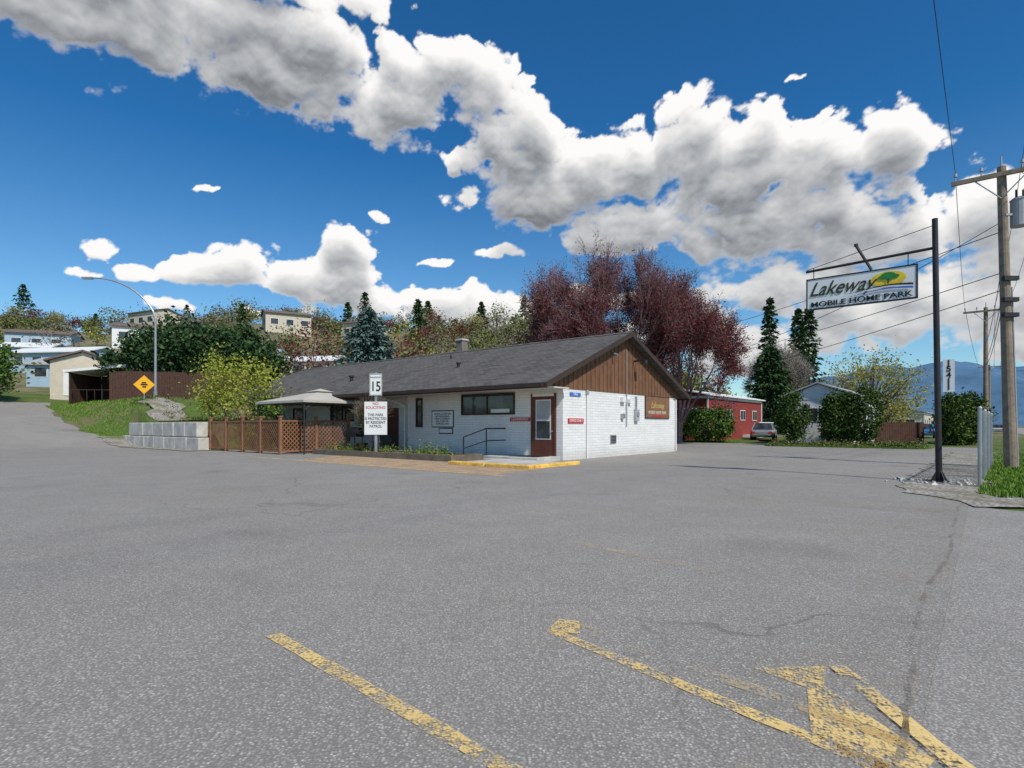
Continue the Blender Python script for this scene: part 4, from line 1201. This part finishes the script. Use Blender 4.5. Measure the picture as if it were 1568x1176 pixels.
def shell(name, az0, az1, el0, el1, step):
    A_ = np.arange(az0, az1+1e-6, step); E_ = np.arange(el0, el1+1e-6, step)
    az, el = np.meshgrid(A_, E_)
    D, Ds, Fn = density(az, el)
    T = np.clip(.35*D+.65*Ds, 0, 1.0)
    I = np.zeros_like(T); dec = math.exp(-step/3.6)
    for j in range(T.shape[0]-2, -1, -1): I[j] = (I[j+1]+T[j+1]*step)*dec
    sh = max(1, int(.8/step)); I = .6*I+.4*np.roll(I, -sh, 1)
    m1 = max(1, int(.35/step)); m2 = max(1, int(1.4/step))
    def up(F_, m): q_ = np.roll(F_, -m, 0); q_[-m:] = F_[-m:]; return q_
    rel = .26*np.clip(D-up(D, m1), -.3, .35)+.42*np.clip(Ds-up(Ds, m2), -.35, .5)
    light = np.exp(-1.05*np.maximum(I-.28, 0))
    lum = .27+.76*light+.55*rel+.09*Fn
    lum = lum + .26*sm_arr(el, 18, 6)*(1-light)
    thin = np.clip(1-np.clip(D, 0, 1)*2.6, 0, 1); lum = lum+(.82-lum)*thin*.75
    lum = np.clip(lum, .20, .98)
    k = np.clip((lum-.2)/.6, 0, 1)[..., None]
    col = lum[..., None]*(np.array([.90, .96, 1.05])*(1-k)+np.array([1.0, .99, .98])*k)
    soft = .09+.16*np.clip(.5+1.5*perlin(az*.3+9, el*.4), 0, 1)+.22*np.clip(I-.4, 0, 1)
    al = np.clip(D/soft, 0, 1); al = al*al*(3-2*al)
    al *= np.clip((el-1.5)/3.0, 0, 1)
    ra, rz_ = np.radians(az), np.radians(el); rad = 8000
    V = np.stack([np.sin(ra)*np.cos(rz_)*rad, np.cos(ra)*np.cos(rz_)*rad, np.sin(rz_)*rad], -1).reshape(-1, 3)
    ny, nx = az.shape; idx = np.arange(ny*nx).reshape(ny, nx)
    mx = np.maximum(np.maximum(al[:-1, :-1], al[1:, :-1]), np.maximum(al[:-1, 1:], al[1:, 1:]))
    q_ = np.stack([idx[:-1, :-1], idx[:-1, 1:], idx[1:, 1:], idx[1:, :-1]], -1)[mx > .004]
    used, inv = np.unique(q_, return_inverse=True); q_ = inv.reshape(-1, 4)
    V = V[used]; C = np.concatenate([col.reshape(-1, 3), al.reshape(-1, 1)], 1)[used]
    me = bpy.data.meshes.new(name); nq = len(q_)
    me.vertices.add(len(V)); me.vertices.foreach_set('co', V.astype(np.float32).ravel())
    me.loops.add(nq*4); me.loops.foreach_set('vertex_index', q_.astype(np.int32).ravel())
    me.polygons.add(nq); me.polygons.foreach_set('loop_start', np.arange(0, nq*4, 4, dtype=np.int32)); me.polygons.foreach_set('loop_total', np.full(nq, 4, dtype=np.int32))
    me.update(calc_edges=True)
    at = me.attributes.new('cloud', 'FLOAT_COLOR', 'POINT'); at.data.foreach_set('color', C.astype(np.float32).ravel())
    me.materials.append(M_cloud)
    return link(bpy.data.objects.new(name, me))
M_cloud, ct, cp = newmat('cloud_painted_glow')
ct.n.remove(cp)
at = ct.new('ShaderNodeAttribute'); at.attribute_name = 'cloud'
em = ct.new('ShaderNodeEmission'); ct.link(at.outputs['Color'], em.inputs[0]); em.inputs[1].default_value = 1.0
tr = ct.new('ShaderNodeBsdfTransparent'); ms = ct.new('ShaderNodeMixShader')
ct.link(at.outputs['Alpha'], ms.inputs[0]); ct.link(tr.outputs[0], ms.inputs[1]); ct.link(em.outputs[0], ms.inputs[2])
ct.link(ms.outputs[0], ct.n['Material Output'].inputs[0])
try: M_cloud.cycles.emission_sampling = 'NONE'
except Exception: pass
shell('glowing_clouds', -56, 56, 2, 44, .09)
shell('glowing_clouds', 56.1, 303.9, 2, 42, .7)  # unseen cloud ring beyond the view, added as white fill light

# ---------------------------------------------------------------- world: clear sky
SUN_EL, SUN_AZ = 48, 148
w = bpy.data.worlds.new('World'); scene.world = w; w.use_nodes = True
t = NT(w)
bg = t.n['Background']
sky = t.new('ShaderNodeTexSky'); sky.sky_type = 'NISHITA'; sky.sun_disc = False
sky.sun_elevation = R(SUN_EL); sky.sun_rotation = R(SUN_AZ); sky.altitude = 300; sky.air_density = 1.0; sky.dust_density = .4; sky.ozone_density = 3
tc = t.new('ShaderNodeTexCoord'); sx = t.new('ShaderNodeSeparateXYZ'); t.link(tc.outputs['Generated'], sx.inputs[0])
tint = t.mix(t.rng(sx.outputs[2], .04, .42), (.82, 1.05, 1.08), (.18, .66, .98))
t.link(t.mix(1.0, sky.outputs[0], tint, 'MULTIPLY'), bg.inputs[0])
bg.inputs[1].default_value = .12

sun = bpy.data.lights.new('sun', 'SUN'); sun.energy = 4.1; sun.angle = R(2.0); sun.color = (1, .94, .84)
so = link(bpy.data.objects.new('sun', sun))
dirv = Vector((math.sin(R(SUN_AZ))*math.cos(R(SUN_EL)), math.cos(R(SUN_AZ))*math.cos(R(SUN_EL)), math.sin(R(SUN_EL))))
so.rotation_euler = dirv.to_track_quat('Z', 'Y').to_euler()

cam = bpy.data.cameras.new('camera'); co = link(bpy.data.objects.new('camera', cam))
co.location = (0, 0, 1.25); co.rotation_euler = (R(90), 0, 0)
cam.lens = 20.14; cam.sensor_width = 36; cam.shift_y = .0408; cam.clip_end = 12000; cam.clip_start = .05
scene.camera = co
